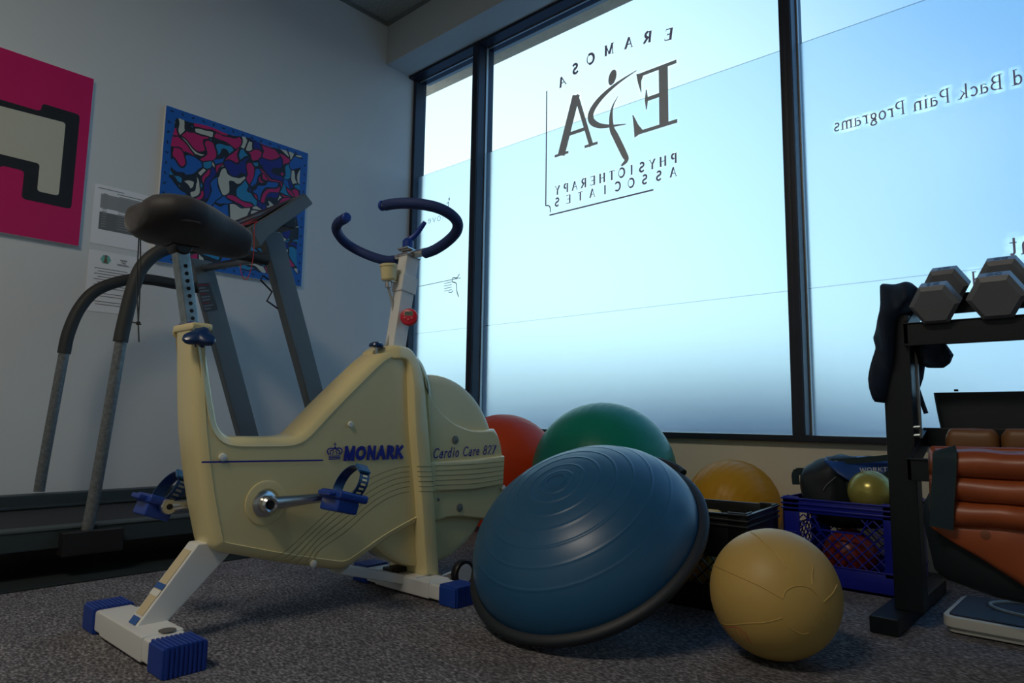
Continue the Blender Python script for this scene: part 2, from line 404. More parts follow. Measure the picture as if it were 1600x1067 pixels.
M_bosub = mat('black_platform', (.010, .015, .022), .55)
M_gold = mat('olive_gold_ball', (.42, .38, .09), .25, metal=.35)
M_maroon = mat('maroon_ball', (.20, .022, .018), .4)
M_crateb = mat('blue_crate_plastic', (.008, .015, .32), .35)
M_cratek = mat('black_crate_plastic', (.010, .012, .014), .3)
M_bag = mat('black_bag_nylon', (.007, .013, .018), .6, bump=.3, bump_scale=25)
M_bagb = mat('blue_bag_nylon', (.012, .06, .26), .5, bump=.2, bump_scale=30)
M_rack = mat('black_rack_steel', (.005, .009, .013), .42, spec=.35)
M_db = mat('grey_dumbbell_enamel', (.16, .17, .185), .4)
M_jack = mat('navy_jacket_cloth', (.010, .022, .045), .8, bump=.3, bump_scale=40)
M_org = mat('orange_weight_vinyl', (.38, .085, .022), .38, noise_amt=.2, noise_scale=9)
M_brn = mat('brown_weight_vinyl', (.20, .085, .025), .45)
M_strap = mat('dark_teal_strap', (.010, .03, .04), .8)
M_scale = mat('white_scale_plastic', (.52, .54, .50), .4)

def carpet():
    m = bpy.data.materials.new('heathered_grey_carpet'); m.use_nodes = True; n = m.node_tree; b = n.nodes['Principled BSDF']
    b.inputs['Roughness'].default_value = .95; b.inputs['Specular IOR Level'].default_value = .1
    t = n.nodes.new('ShaderNodeTexCoord'); mp = n.nodes.new('ShaderNodeMapping'); mp.inputs['Scale'].default_value = (1, 1.9, 1)
    mp.inputs['Rotation'].default_value = (0, 0, .5)
    n.links.new(t.outputs['Object'], mp.inputs[0])
    a = n.nodes.new('ShaderNodeTexNoise'); a.inputs['Scale'].default_value = 85; a.inputs['Detail'].default_value = 6; a.inputs['Roughness'].default_value = .66
    n.links.new(mp.outputs[0], a.inputs['Vector'])
    r = n.nodes.new('ShaderNodeValToRGB'); r.color_ramp.elements[0].position = .34; r.color_ramp.elements[0].color = (.05, .052, .062, 1)
    r.color_ramp.elements[1].position = .68; r.color_ramp.elements[1].color = (.46, .45, .47, 1)
    e = r.color_ramp.elements.new(.5); e.color = (.155, .15, .16, 1)
    n.links.new(a.outputs['Fac'], r.inputs[0])
    a2 = n.nodes.new('ShaderNodeTexNoise'); a2.inputs['Scale'].default_value = 9; a2.inputs['Detail'].default_value = 3; n.links.new(t.outputs['Object'], a2.inputs['Vector'])
    mx = n.nodes.new('ShaderNodeMix'); mx.data_type = 'RGBA'; mx.blend_type = 'MULTIPLY'; mx.inputs[0].default_value = .5
    r2 = n.nodes.new('ShaderNodeValToRGB'); r2.color_ramp.elements[0].position = .35; r2.color_ramp.elements[0].color = (.6, .6, .6, 1); r2.color_ramp.elements[1].position = .65
    n.links.new(a2.outputs['Fac'], r2.inputs[0]); n.links.new(r.outputs[0], mx.inputs[6]); n.links.new(r2.outputs[0], mx.inputs[7])
    n.links.new(mx.outputs[2], b.inputs['Base Color'])
    u = n.nodes.new('ShaderNodeBump'); u.inputs['Strength'].default_value = .8; u.inputs['Distance'].default_value = .004
    n.links.new(a.outputs['Fac'], u.inputs['Height']); n.links.new(u.outputs[0], b.inputs['Normal'])
    return m
M_carpet = carpet()

def film_mat(name, rough, tint, white):
    m = bpy.data.materials.new(name); m.use_nodes = True; n = m.node_tree; n.nodes.clear()
    o = n.nodes.new('ShaderNodeOutputMaterial'); g = n.nodes.new('ShaderNodeBsdfRefraction'); g.inputs['IOR'].default_value = 1.4
    g.inputs['Roughness'].default_value = rough; g.inputs['Color'].default_value = (*tint, 1)
    t = n.nodes.new('ShaderNodeBsdfTranslucent'); t.inputs['Color'].default_value = (*tint, 1)
    x = n.nodes.new('ShaderNodeMixShader'); x.inputs[0].default_value = white
    n.links.new(g.outputs[0], x.inputs[1]); n.links.new(t.outputs[0], x.inputs[2]); n.links.new(x.outputs[0], o.inputs[0])
    return m
M_film = film_mat('frosted_window_film', .40, (.93, .985, 1.0), .10)
def clear_mat():
    m = bpy.data.materials.new('clear_window_glass'); m.use_nodes = True; n = m.node_tree; n.nodes.clear()
    o = n.nodes.new('ShaderNodeOutputMaterial'); a = n.nodes.new('ShaderNodeBsdfTransparent'); a.inputs[0].default_value = (.82, .90, .95, 1)
    g = n.nodes.new('ShaderNodeBsdfGlossy'); g.inputs['Roughness'].default_value = .02
    x = n.nodes.new('ShaderNodeMixShader'); x.inputs[0].default_value = .05
    n.links.new(a.outputs[0], x.inputs[1]); n.links.new(g.outputs[0], x.inputs[2]); n.links.new(x.outputs[0], o.inputs[0]); return m
M_clear = clear_mat()
def halo_mat():
    m = bpy.data.materials.new('brightened_letter_border'); m.use_nodes = True; n = m.node_tree; n.nodes.clear()  # additive shader brightens the border, standing in for light where film is cut away
    o = n.nodes.new('ShaderNodeOutputMaterial'); a = n.nodes.new('ShaderNodeBsdfTransparent'); a.inputs[0].default_value = (1, 1, 1, 1)
    t = n.nodes.new('ShaderNodeBsdfTranslucent'); t.inputs[0].default_value = (.24, .20, .15, 1)
    d = n.nodes.new('ShaderNodeBsdfDiffuse'); d.inputs[0].default_value = (.9, .97, .97, 1)
    x = n.nodes.new('ShaderNodeAddShader'); y = n.nodes.new('ShaderNodeMixShader'); n.links.new(t.outputs[0], x.inputs[1]); n.links.new(a.outputs[0], x.inputs[0]); n.links.new(x.outputs[0], o.inputs[0]); return m
M_halo = halo_mat()

# ---------------------------------------------------------------- the room
WX, WY = -3.65, 3.0
def struct(name, mb, m, label=None, smooth=False):
    o = mb.build(name, m, smooth=smooth); o['kind'] = 'structure'; return o
struct('floor', MB().box((WX-.1, -3.6, -.08), (3.3, 3.0, 0)), M_carpet)
struct('ceiling', MB().box((WX-.1, -3.6, 3.294), (3.3, 3.1, 3.38)), M_ceil)
struct('wall_left', MB().box((WX-.12, -3.6, 0), (WX, 3.06, 3.294)), M_wall)
struct('wall_right', MB().box((3.2, -3.6, 0), (3.3, 3.06, 3.294)), M_wall)
struct('wall_back', MB().box((WX, -3.7, 0), (3.2, -3.6, 3.294)), M_wall)
struct('wall_window', MB().box((WX, 2.95, 0), (3.2, 3.1, .461)), M_sill)
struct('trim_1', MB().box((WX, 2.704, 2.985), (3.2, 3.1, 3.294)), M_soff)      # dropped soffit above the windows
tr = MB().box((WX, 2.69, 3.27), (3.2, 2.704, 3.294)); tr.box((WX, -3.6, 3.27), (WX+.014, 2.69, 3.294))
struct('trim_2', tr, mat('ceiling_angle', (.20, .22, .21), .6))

GB, FT, SEAM, GT = .490, 2.25, 1.121, 2.966
panes = [(-3.62, -3.0), (-2.94, -1.03), (-.975, .99), (1.045, 3.15)]
for i, (a, b) in enumerate(panes):
    w = thing(f'window_{i+1}', ((a+b)/2, 2.98, .46), None, None, kind='structure')
    fr = MB()
    fr.box((a-.03, 2.91, .463), (b+.03, 3.05, GB), .002)               # bottom rail
    fr.box((a-.03, 2.908, GT), (b+.03, 3.05, 2.995), .002)             # head
    if i == 0: fr.box((a-.03, 2.955, GB), (a, 3.05, GT), .002)
    else: fr.box((a-.03, 2.91, GB), (a, 3.05, GT), .003); 
    if i < 3 or True: fr.box((b, 2.91, GB), (b+.03, 3.05, GT), .003)
    if i: fr.box((a-.008, 2.904, GB), (a-.003, 2.91, GT))
    fr.build('window_frame', M_frame, w)
    bd = MB().box((a, 2.975, GB), (a+.006, 2.992, GT)); bd.box((a, 2.985, GT-.008), (b, 2.995, GT))
    if i == 0: bd = MB().box((a, 2.985, GT-.008), (b, 2.995, GT))
    bd.build('glazing_bead', M_frame_lt, w)
    MB().add([(a, 3.012, GB), (b, 3.012, GB), (b, 3.012, GT), (a, 3.012, GT)], [(0, 1, 2, 3)]).build('glass', M_clear, w, smooth=False)
    fm = MB().box((a, 3.0, GB), (b, 3.006, SEAM-.0012)); fm.box((a, 3.0, SEAM+.0012), (b, 3.006, FT)); fm.build('frosted_film', M_film, w, smooth=False)

# ---------------------------------------------------------------- outside
M_eave = mat('tan_stucco', (.93, .66, .42), .9, noise_amt=.12, noise_scale=14)
M_asph = mat('asphalt', (.08, .14, .22), .9, noise_amt=.4, noise_scale=.5)
M_pale = mat('pale_paving', (.40, .42, .46), .9)
struct('trim_3', MB().box((-6, 3.06, 3.083), (6, 3.32, 3.42)), M_eave)
struct('trim_4', MB().box((-6, 3.06, 2.996), (6, 3.10, 3.083)), M_eave)
M_hedge = mat('street_wall', (.03, .08, .20), .9, noise_amt=.5, noise_scale=1.2)
def street(px0, px1, pyt, y, m, d=1.5):
    a = P(px0, 650, 1, y); b = P(px1, 650, 1, y); t = P((px0+px1)/2, pyt, 1, y)
    return MB().box((a.x, y, -.25), (b.x, y+d, t.z))
struct('wall_street', street(600, 1246, 600, 14, M_hedge), M_hedge)
struct('wall_street_far', street(1180, 1480, 615, 17, M_hedge), mat('street_wall_mid', (.10, .11, .20), .9))
struct('floor_bounce', MB().add([(-12, 3.1, -.2), (12, 3.1, -.2), (12, 6.5, -.2), (-12, 6.5, -.2)], [(0, 1, 2, 3)]), mat('pale_bounce_ground', (.80, .74, .64), .9))  # unseen pale ground added to bounce light up onto the eave
struct('floor_outside', MB().add([(-90, 3.1, -.25), (90, 3.1, -.25), (90, 120, -.25), (-90, 120, -.25)], [(0, 1, 2, 3)]), M_asph)

# ---------------------------------------------------------------- exercise bike
XC, XN = -1.705, -1.64
bike = thing('exercise_bike', (XC, 1.05, 0), 'cream upright exercise bike with black saddle and navy handlebar, standing on blue-capped white feet', 'exercise bike')
body_o = [(.684, .752, .01), (.694, .62, .05), (.705, .50, .05), (.735, .34, .05), (.768, .215, .03), (.79, .203, .02)]
body_o += [YZ(440, 880, XN), (*YZ(533, 892, XN), .012), (*YZ(548, 888, XN), .02), YZ(600, 850, XN), YZ(630, 832, XN), (*YZ(690, 800, XN), .03)]
body_o += [(*YZ(678, 600, XN), .02), (*YZ(664, 560, XN), .03), (*YZ(628, 540, XN), .05), (*YZ(603, 547, XN), .05), YZ(585, 562, XN), YZ(520, 626, XN), (*YZ(470, 680, XN), .05), (*YZ(447, 683, XN), .03), (*YZ(359, 682, XN), .035), (*YZ(345, 665, XN), .03), YZ(338, 620, XN), (*YZ(323, 512, XN), .01)]
body_o = fillet(body_o, .03)
def wbody(y, z):   # the seat column narrows towards its top
    if y < .80 and z > .45: return 1-.10*min(1, (z-.45)/.3)
    return 1.
bprof = [(0, .0), (0, .040), (.003, .050), (.009, .058), (.017, .063), (.024, .065), (.0255, .0625), (.028, .0625)]
body = pillow(body_o, bprof, XC, wbody, step=.012).build('body_shell', M_cream, bike, angle=28)
# cap ring of the seat column
MB().box((XC-.058, .681, .738), (XC+.058, .733, .757), .006).build('column_collar', M_cream, bike)
MB().box((XC-.034, .686, .756), (XC+.034, .728, .760), .001).build('column_sleeve', M_decal, bike)

# flywheel housing
HC = (1.463, .376)
circ = [(HC[0]+.302*math.cos(a), HC[1]+.302*math.sin(a)) for a in np.linspace(0, 2*PI, 72, endpoint=False)]
fly = pillow(circ, [(0, 0), (0, .036), (.003, .044), (.01, .048), (.016, .050), (.03, .050)], XC, step=.03, sm=0).build('flywheel_cover', M_cream, bike, angle=28)
def yzp(lst, x): return [YZ(*p[:2], x)+tuple(p[2:]) for p in lst]
XD = XC+.068
pa = yzp([(664, 585), (667, 600), (674, 620), (690, 643), (712, 662), (738, 672), (762, 672)], XD)
pa += [(*YZ(775, 670, XD), .008), (*YZ(783, 690, XD), 0), YZ(788, 722, XD), YZ(787, 765, XD), YZ(783, 790, XD), (*YZ(768, 814, XD), .01)]
pa += yzp([(748, 811), (722, 808), (700, 809), (686, 814), (678, 818)], XD)
fill = [tuple(p[:2]) for p in pa]
plate = pillow(fill, [(0, .03), (0, .058), (.003, .065), (.007, .068), (.011, .068)], XC, step=.015, sm=1).build('side_plate', M_cream, fly, angle=28)
XB = XC+.078
pb = [YZ(668, 723, XB), YZ(700, 721, XB), YZ(745, 718, XB), YZ(789, 712, XB), YZ(787, 757, XB), YZ(740, 765, XB), YZ(690, 768, XB), YZ(672, 770, XB)]
band = pillow(pb, [(0, .06), (0, .072), (.002, .077), (.005, .078)], XC, step=.02, sm=0).build('ribbed_band', M_cream, fly, angle=28)
# fork cover: the upright column straddling the flywheel
XF = XC+.092
fk = [(*YZ(644, 560, XF), .04), YZ(648, 672, XF), YZ(657, 767, XF), (*YZ(666, 900, XF), .004), (*YZ(689, 903, XF), .004), YZ(680, 770, XF), YZ(671, 660, XF), (*YZ(664, 578, XF), .05), (*YZ(655, 541, XF), .045), (*YZ(622, 537, XF), .05), (*YZ(604, 549, XF), .02), (*YZ(618, 562, XF), .03)]
def wfork(y, z):
    k = 1-.35*max(0, min(1, (z-.60)/.17))**2
    if y < 1.30: k *= 1-.55*min(1, (1.30-y)/.08)
    return k
fork = pillow(fillet(fk, .03), [(0, 0), (0, .074), (.002, .084), (.006, .090), (.011, .092)], XC, wfork, step=.012, sm=1).build('fork_cover', M_cream, bike, angle=32)

def on_x(x):
    return lambda u, v, d=0.: Vector((x+d, u, v))
def ylin(pts, x): return [YZ(*p, x) for p in pts]
# pinstripe, badge, writing
st = MB(); ribbon2d(st, ylin([(315, 722), (505, 719)], XN+.0012), .0042, on_x(XN+.0012)); st.build('pinstripe', M_decal, body, smooth=False)
u0, v0 = YZ(537, 717.5, XN+.0015); u1, _ = YZ(631, 716, XN+.0015); _, v1 = YZ(537, 700, XN+.0015)
tx = MB(); text(tx, 'MONARK', lambda u, v, d=0.: Vector((XN+.0015+d, u0+u, v0+v)), v1-v0, .36, .33, 0, .07, .13, width=(u1-u0)*.97); tx.build('brand_lettering', M_decal, body, smooth=False)
cw = MB(); e0, f0 = YZ(511, 718.5, XN+.0015); e1, _ = YZ(534, 718, XN+.0015); _, f1 = YZ(520, 691, XN+.0015)
ew = e1-e0; fh = f1-f0; mpc = lambda u, v, d=0.: Vector((XN+.0015+d, e0+u*ew, f0+v*fh))
for k, (a, b) in enumerate(((.02, .055), (.105, .14), (.19, .225))):
    ribbon2d(cw, [(.1, (a+b)/2), (.9, (a+b)/2)], .055, mpc, k*1e-5)
for k, (pts, w) in enumerate([([(.13, .28), (.0, .45), (.05, .6), (.22, .66), (.42, .62)], .07), ([(.25, .28), (.17, .42), (.25, .54), (.42, .55)], .06), ([(.40, .28), (.36, .38), (.44, .48)], .05)]):
    for sgn in (0, 1):
        q = cat2([((1-a) if sgn else a, b) for a, b in pts], 5); ribbon2d(cw, q, w*1.1, mpc, (4+k*2+sgn)*1e-5)
blobcap(cw, (.5, .66), .10, .075, mpc, z=2e-4)
ribbon2d(cw, [(.5, .74), (.5, 1.0)], .05, mpc, 2.1e-4); ribbon2d(cw, [(.4, .89), (.6, .89)], .045, mpc, 2.2e-4)
cw.build('crown_emblem', M_decal, body, smooth=False)
xq = XD+.0012
g0 = YZ(676, 716, xq); g1 = YZ(776, 708, xq); g2 = YZ(676, 701, xq)
sl = (g1[1]-g0[1])/(g1[0]-g0[0])
tx = MB(); text(tx, 'Cardio Care 827', lambda u, v, d=0.: Vector((xq+d, g0[0]+u, g0[1]+v+u*sl*.8)), g2[1]-g0[1], .125, .10, 0, .20, .10, width=(g1[0]-g0[0])*.97)
tx.build('model_lettering', M_decal, plate, smooth=False)
# flat darker ribbons painting the shade of grooves, running from the band across the fork down to the body's lower edge
gr = MB()
for k in range(6):
    yb = 727+k*7.6
    xb_ = XB+.0008
    pts = [(787, 721+k*6.9), (745, yb-2.2), (700, yb+.2), (680, yb+1)]
    q = [YZ(*p, xb_) for p in pts]; ribbon2d(gr, cat2(q, 5), .0022, on_x(xb_), k*1e-5)
gr.build('band_groove_shade', M_groove_shade, band, smooth=False)
gr = MB()
for k in range(6):
    xf = XF+.0008; q = [YZ(651+k*.9, 729+k*7.8, xf), YZ(675+k*.9, 729+k*7.8, xf)]
    ribbon2d(gr, q, .0022, on_x(xf), k*1e-5)
gr.build('fork_groove_shade', M_groove_shade, fork, smooth=False)
gr = MB()
for k in range(6):
    xb_ = XN+.0010
    pts = [(640, 729+k*7.8), (622, 731+k*8.2), (600, 738+k*8.8), (575, 750+k*10), (540, 776+k*11), (500, 812+k*9.5), (440+k*10, 866+k*2.5), (408+k*17, 872+k*3.5)]
    q = [YZ(*p, xb_) for p in pts]; ribbon2d(gr, cat2(q, 6), .0020, on_x(xb_), k*1e-5)
gr.build('body_groove_shade', M_groove_shade, body, smooth=False)
# buttons and bolt covers
for (px, py, x, r, m_, par, nm) in [(348, 714.5, XN, .0095, M_button, body, 'bolt_cover'), (548, 663, XN, .0085, M_button, body, 'bolt_cover'), (490, 881, XN, .0095, M_button, body, 'bolt_cover'), (787, 762, XB-.004, .009, M_button, fly, 'bolt_cover'),
                                  (711, 687, XD, .0135, mat('grey_plug', (.16, .17, .15), .6), plate, 'plug'), (718, 793, XD, .0135, MATS['grey_plug'], plate, 'plug'), (684, 780, XD, .006, M_chrome, plate, 'screw')]:
    p = P(px, py, 0, x); MB().lathe([(r, -.004), (r, .002), (r*.8, .0035), (0, .004)], p, (1, 0, 0), 20).build(nm, m_, par)

# crank, pedals
CY, CZ = .889, .312
hub = MB().lathe([(.033, -.02), (.033, .004), (.028, .008), (.022, .009), (.022, .03), (.017, .036), (.0165, .036), (.010, .031), (0, .031)], (XN, CY, CZ), (1, 0, 0), 28).build('crank_hub', M_chrome, bike)
MB().lathe([(.056, -.004), (.056, .0002), (.052, .0012), (.036, .0012), (.036, -.004)], (XN, CY+.006, CZ+.002), (1, 0, 0), 48).build('crank_boss', M_cream, body)
MB().lathe([(.0105, 0), (.0105, .0015), (0, .0015)], (XN+.0315, CY, CZ), (1, 0, 0), 16).build('hub_hole', M_dark, hub)
def crank(side):
    s = side; x0 = XN+.018 if s > 0 else XC*2-XN-.018
    ang = math.radians(3.0); dy, dz = math.cos(ang)*s, math.sin(ang)*s
    ey, ez = CY+.168*dy, CZ+.168*dz; x1 = x0+.022*s
    ring = []
    for t in np.linspace(0, 1, 12):
        w = .0185-.006*math.sin(PI*t*.5) if t < .85 else .0128+.003*(t-.85)/.15
        h = .009; cx = x0+(x1-x0)*t*t; cy_ = CY+.168*dy*t; cz = CZ+.168*dz*t
        ring.append([Vector((cx+h*math.cos(a), cy_, cz+w*math.sin(a))) for a in np.linspace(0, 2*PI, 16, endpoint=False)])
    c = MB().loft(ring); c.lathe([(.018, -.010), (.0195, -.006), (.0195, .006), (.0175, .010)], (x1, ey, ez), (1, 0, 0), 20)
    co = c.build('crank_arm', M_chrome, bike)
    if s < 0: MB().lathe([(.0075, 0), (.0075, .001), (0, .001)], (x1+.0105, ey, ez), (1, 0, 0), 14).build('axle_hole', M_dark, co)
    # pedal
    px0 = x1+.012*s; px1 = px0+.098*s; lo, hi = min(px0, px1), max(px0, px1)
    tilt = math.radians(-14 if s > 0 else -20)
    R_ = Matrix.Translation((0, ey, ez)) @ Matrix.Rotation(tilt, 4, 'X')
    pb_ = MB()
    pb_.box((lo, -.046, -.004), (hi, .046, .018), .007, R_, 3)
    pb_.box((lo+.008, -.040, -.036), (hi-.008, .026, -.002), .006, R_, 2)
    pb_.box((lo+.02, -.064, .000), (hi-.02, -.040, .012), .004, R_)
    pd = pb_.build('pedal', M_bluep, bike)
    # strap
    sb = MB(); n = 26; w = .015
    xm = (lo+hi)/2; path = []
    for k in range(n):
        a = math.radians(-35+250*k/(n-1)); rx, rz = .050, .050
        path.append(Vector((xm+rx*math.cos(a)*1.0, .012+.012*math.sin(a*1.), .040+rz*math.sin(a))))
    vs = []; fs = []
    for k, p in enumerate(path):
        t = (path[min(n-1, k+1)]-path[max(0, k-1)]).normalized(); nn = Vector((t.z, 0, -t.x)).normalized()*.0016
        for o_ in (Vector((0, -w, 0))+nn, Vector((0, w, 0))+nn, Vector((0, w, 0))-nn, Vector((0, -w, 0))-nn): vs.append(R_ @ (p+o_))
    for k in range(n-1):
        for j in range(4): fs.append((k*4+j, k*4+(j+1) % 4, k*4+4+(j+1) % 4, k*4+4+j))
    fs += [(0, 1, 2, 3), tuple((n-1)*4+j for j in (3, 2, 1, 0))]
    sb.add(vs, fs)
    sp = sb.build('pedal_strap', M_knob, pd, angle=60)
    bk = MB(); a = math.radians(55)
    bc = R_ @ Vector((xm+.053*math.cos(a), .016, .040+.053*math.sin(a)))
    M2 = Matrix.Translation(bc) @ Matrix.Rotation(tilt, 4, 'X') @ Matrix.Rotation(-(a-PI/2), 4, 'Y')
    bk.box((-.016, -.019, -.004), (.016, .019, .006), .004, M2); bk.build('buckle', mat('blue_buckle', (.02, .10, .24), .35), sp)
    hl = MB()
    for k in range(5):
        a = math.radians(-22+13*k); c3 = Vector((xm+.0522*math.cos(a), .012+.012*math.sin(a), .040+.0522*math.sin(a)))
        t = Vector((-math.sin(a), 0, math.cos(a))); o_ = Vector((math.cos(a), 0, math.sin(a)))*.0004
        hl.add([R_ @ (c3+t*.0028*i+Vector((0, .0075*j, 0))+o_) for i, j in ((-1, -1), (1, -1), (1, 1), (-1, 1))], [(0, 1, 2, 3)])
    hl.build('strap_slots', M_cream if s > 0 else M_ink, sp, smooth=False)
crank(1); crank(-1)

# seat post and saddle
pt = Vector((XC, .662, .945)); pbm = Vector((XC, .7045, .735))
ax_ = (pt-pbm).normalized()
sp_ = MB().beam(pbm, pt, .036, .033, (1, 0, 0), .003)
# beam's local x lies across: make a box by hand
sp_ = MB(); Mx = Matrix((Vector((1, 0, 0)), ax_.cross(Vector((1, 0, 0))), ax_)).transposed().to_4x4(); Mx.translation = pbm
sp_.box((-.019, -.0155, 0), (.019, .0155, (pt-pbm).length), .003, Mx)
seatpost = sp_.build('seat_post', M_galv, bike)
L_ = (pt-pbm).length
for k in range(8):
    h = .036+k*.0185
    c = Mx @ Vector((.0192, 0, h))
    o = MB().lathe([(.0048, 0), (.0048, .0008), (0, .0008)], c, (1, 0, 0), 14).build('adjustment_hole', M_dark, seatpost)
    if k == 7: break
cl = MB(); cl.lathe([(.02, -.026), (.024, -.02), (.024, .02), (.02, .026)], (XC, .662, .948), (1, 0, 0), 18); cl.box((XC-.03, .63, .945), (XC+.03, .70, .962), .004)
cl.build('saddle_clamp', M_blk, bike)
def saddle():
    # sections along y from the rear to the nose: (y, z centre, half width, half height)
    secs = [(.553, .998, .055, .024), (.559, .999, .078, .037), (.575, 1.001, .096, .047), (.60, 1.002, .112, .053), (.635, 1.004, .119, .056), (.675, 1.003, .112, .054), (.71, .999, .094, .053), (.745, .996, .071, .050), (.78, .992, .057, .047), (.81, .989, .050, .043), (.826, .988, .044, .036), (.836, .988, .024, .020)]
    Y_ = np.array([s_[0] for s_ in secs]); rings = []
    for t in np.linspace(0, 1, 34):
        y = .553+(.836-.553)*(.5-.5*math.cos(PI*t)); v = [np.interp(y, Y_, [s_[j] for s_ in secs]) for j in (1, 2, 3)]
        r = []
        for a in np.linspace(0, 2*PI, 40, endpoint=False):
            c, s_ = math.cos(a), math.sin(a); e = .66
            x = v[1]*abs(c)**e*(1 if c > 0 else -1); z = v[2]*abs(s_)**e*(1 if s_ > 0 else -1)
            if z < 0: x *= 1-.30*(-z/v[2])
            if z > 0: z -= .010*math.exp(-(x/.03)**2)
            q = Vector((XC+x, y, v[0]+z)); q += Vector((1, 1, 1))*0+ (noise.noise_vector(q*22))*.0025
            r.append(q)
        rings.append(r)
    return MB().loft(rings)
sad = saddle().build('saddle', M_sad, bike, angle=80)
sm_ = MB(); sm_.tube([(XC+.1135*math.cos(a)*(1 if True else 1), .655+.082*math.sin(a), .985) for a in np.linspace(PI*.98, 2*PI*1.01, 24)], .0022, 6)
sm_.build('seam_piping', mat('worn_black_seam', (.05, .045, .045), .6), sad)
cd_ = MB(); q0 = P(217, 385, 1, .60); qk = P(216, 505, 1, .60)
cd_.tube([q0+Vector((-.005, 0, .03)), P(214, 440, 1, .60), qk], .0017, 6, smooth=4); cd_.tube([q0+Vector((.004, 0, .03)), P(219, 440, 1, .60), qk], .0017, 6, smooth=4)
cd_.tube([qk, P(217, 534, 1, .60)], .0018, 6); cd_.tube([P(204, 503, 1, .60), qk, P(220, 507, 1, .6)], .0018, 6); cd_.lathe([(0, -.006), (.005, -.003), (.005, .003), (0, .006)], qk, (0, 0, 1), 10)
cd_.build('draw_cord', M_cord, sad)
# lobed height knob on the column
kn = MB(); kc = Vector((XC+.058, .702, .712))
lob = lambda a: 1+.24*math.cos(3*a+.5)
kn.lathe([(.010, -.02), (.010, 0), (.020, .002), (.030, .006), (.033, .012), (.031, .019), (.022, .024), (0, .026)], kc, (.60, -.30, .74), 48, lob)
kn.build('height_knob', M_knob, bike)

# handlebar stem
sb0, sb1 = Vector((XC, 1.338, .74)), Vector((XC, 1.385, 1.06)); axs = (sb1-sb0).normalized()
Ms = Matrix((Vector((1, 0, 0)), axs.cross(Vector((1, 0, 0))), axs)).transposed().to_4x4(); Ms.translation = sb0
Ls = (sb1-sb0).length
MB().box((-.022, -.026, 0), (.022, .026, Ls), .004, Ms).build('stem', M_white, bike)
MB().box((-.026, -.031, Ls-.125), (.026, .031, Ls-.068), .004, Ms).build('stem_collar', M_white, bike)
c_ = MB().box((-.026, -.03, Ls-.004), (.026, .03, Ls+.006), .002, Ms); c_.box((-.03, -.016, Ls+.006), (.03, .02, Ls+.018), .004, Ms)
c_.box((-.026, -.034, Ls+.018), (.026, .03, Ls+.024), .002, Ms)
c_.tube([(XC-.075, 1.392, 1.068), (XC+.075, 1.392, 1.068)], .013, 16)
c_.build('handlebar_clamp', M_chrome, bike)
lv = MB(); lv.lathe([(.016, 0), (.018, .004), (.018, .03), (.012, .038)], (XC, 1.378, 1.082), (0, 0, 1), 20)
lv.tube([(XC+.002, 1.375, 1.112), (XC+.022, 1.392, 1.135), (XC+.045, 1.402, 1.165), (XC+.052, 1.404, 1.174)], lambda t: .0105-.004*t, 12, smooth=4, flat=.8)
lv.build('clamp_lever', M_bluep, bike)
hb = [(.07, 1.394, 1.064), (.12, 1.392, 1.068), (.18, 1.390, 1.085), (.228, 1.380, 1.104), (.258, 1.355, 1.122), (.264, 1.318, 1.138), (.246, 1.278, 1.152), (.205, 1.238, 1.161), (.155, 1.213, 1.166), (.105, 1.203, 1.168)]
for s in (-1, 1):
    pts = [(XC+s*a, b, c) for a, b, c in hb]
    g = MB().tube(pts, .0165, 18, smooth=6).build('handlebar_grip', M_bluedk, bike)
    e_ = Vector(pts[-1]); d_ = (Vector(pts[-1])-Vector(pts[-2])).normalized()
    MB().lathe([(.0115, -.002), (.0115, .008), (.0115, .009)], e_, d_, 16).build('bar_end', M_chrome, g)
    MB().lathe([(.014, .008), (.0155, .010), (.0155, .016), (.012, .020), (0, .021)], e_, d_, 20).build('end_plug', M_bluep, g)
# meter cup with its cable
cpos = P(607, 432, 0, XC-.012); mc = MB().lathe([(.020, -.036), (.0235, -.032), (.0245, -.028), (.0265, .008), (.0285, .010), (.0285, .016), (.026, .018), (0, .020)], cpos+Vector((0, 0, .022)), (0, -.08, 1), 32)
cup = mc.build('load_meter', M_cream, bike)
c2 = MB(); c2.lathe([(.010, -.018), (.010, 0), (.0075, 0)], cpos+Vector((0, 0, -.018)), (0, 0, 1), 14); c2.box(tuple(cpos+Vector((-.004, 0, -.017))), tuple(cpos+Vector((.014, .05, -.013))), .001)
c2.build('meter_bracket', M_chrome, cup)
MB().tube([cpos+Vector((0, 0, -.034)), P(614, 480, 0, XC-.01), P(613, 510, 0, XC-.01), P(603, 540, 0, XC-.006)], .0042, 10, smooth=6).build('cable', mat('grey_cable', (.40, .42, .40), .5), cup)
# tension knob on the front slope
kp = P(588, 541, 0, XC+.035); kb = P(590, 572, 0, XC+.035)
kx = MB().lathe([(.0, -.001), (.008, -.004), (.021, -.003), (.0225, .002), (.020, .008), (.012, .0125), (0, .014)], kp, (0, 0, 1), 28).build('tension_knob', M_knob, bike)
MB().tube([kp+Vector((0, 0, .0)), kb+Vector((0, 0, -.01))], .0042, 10).build('threaded_rod', M_chrome, kx)

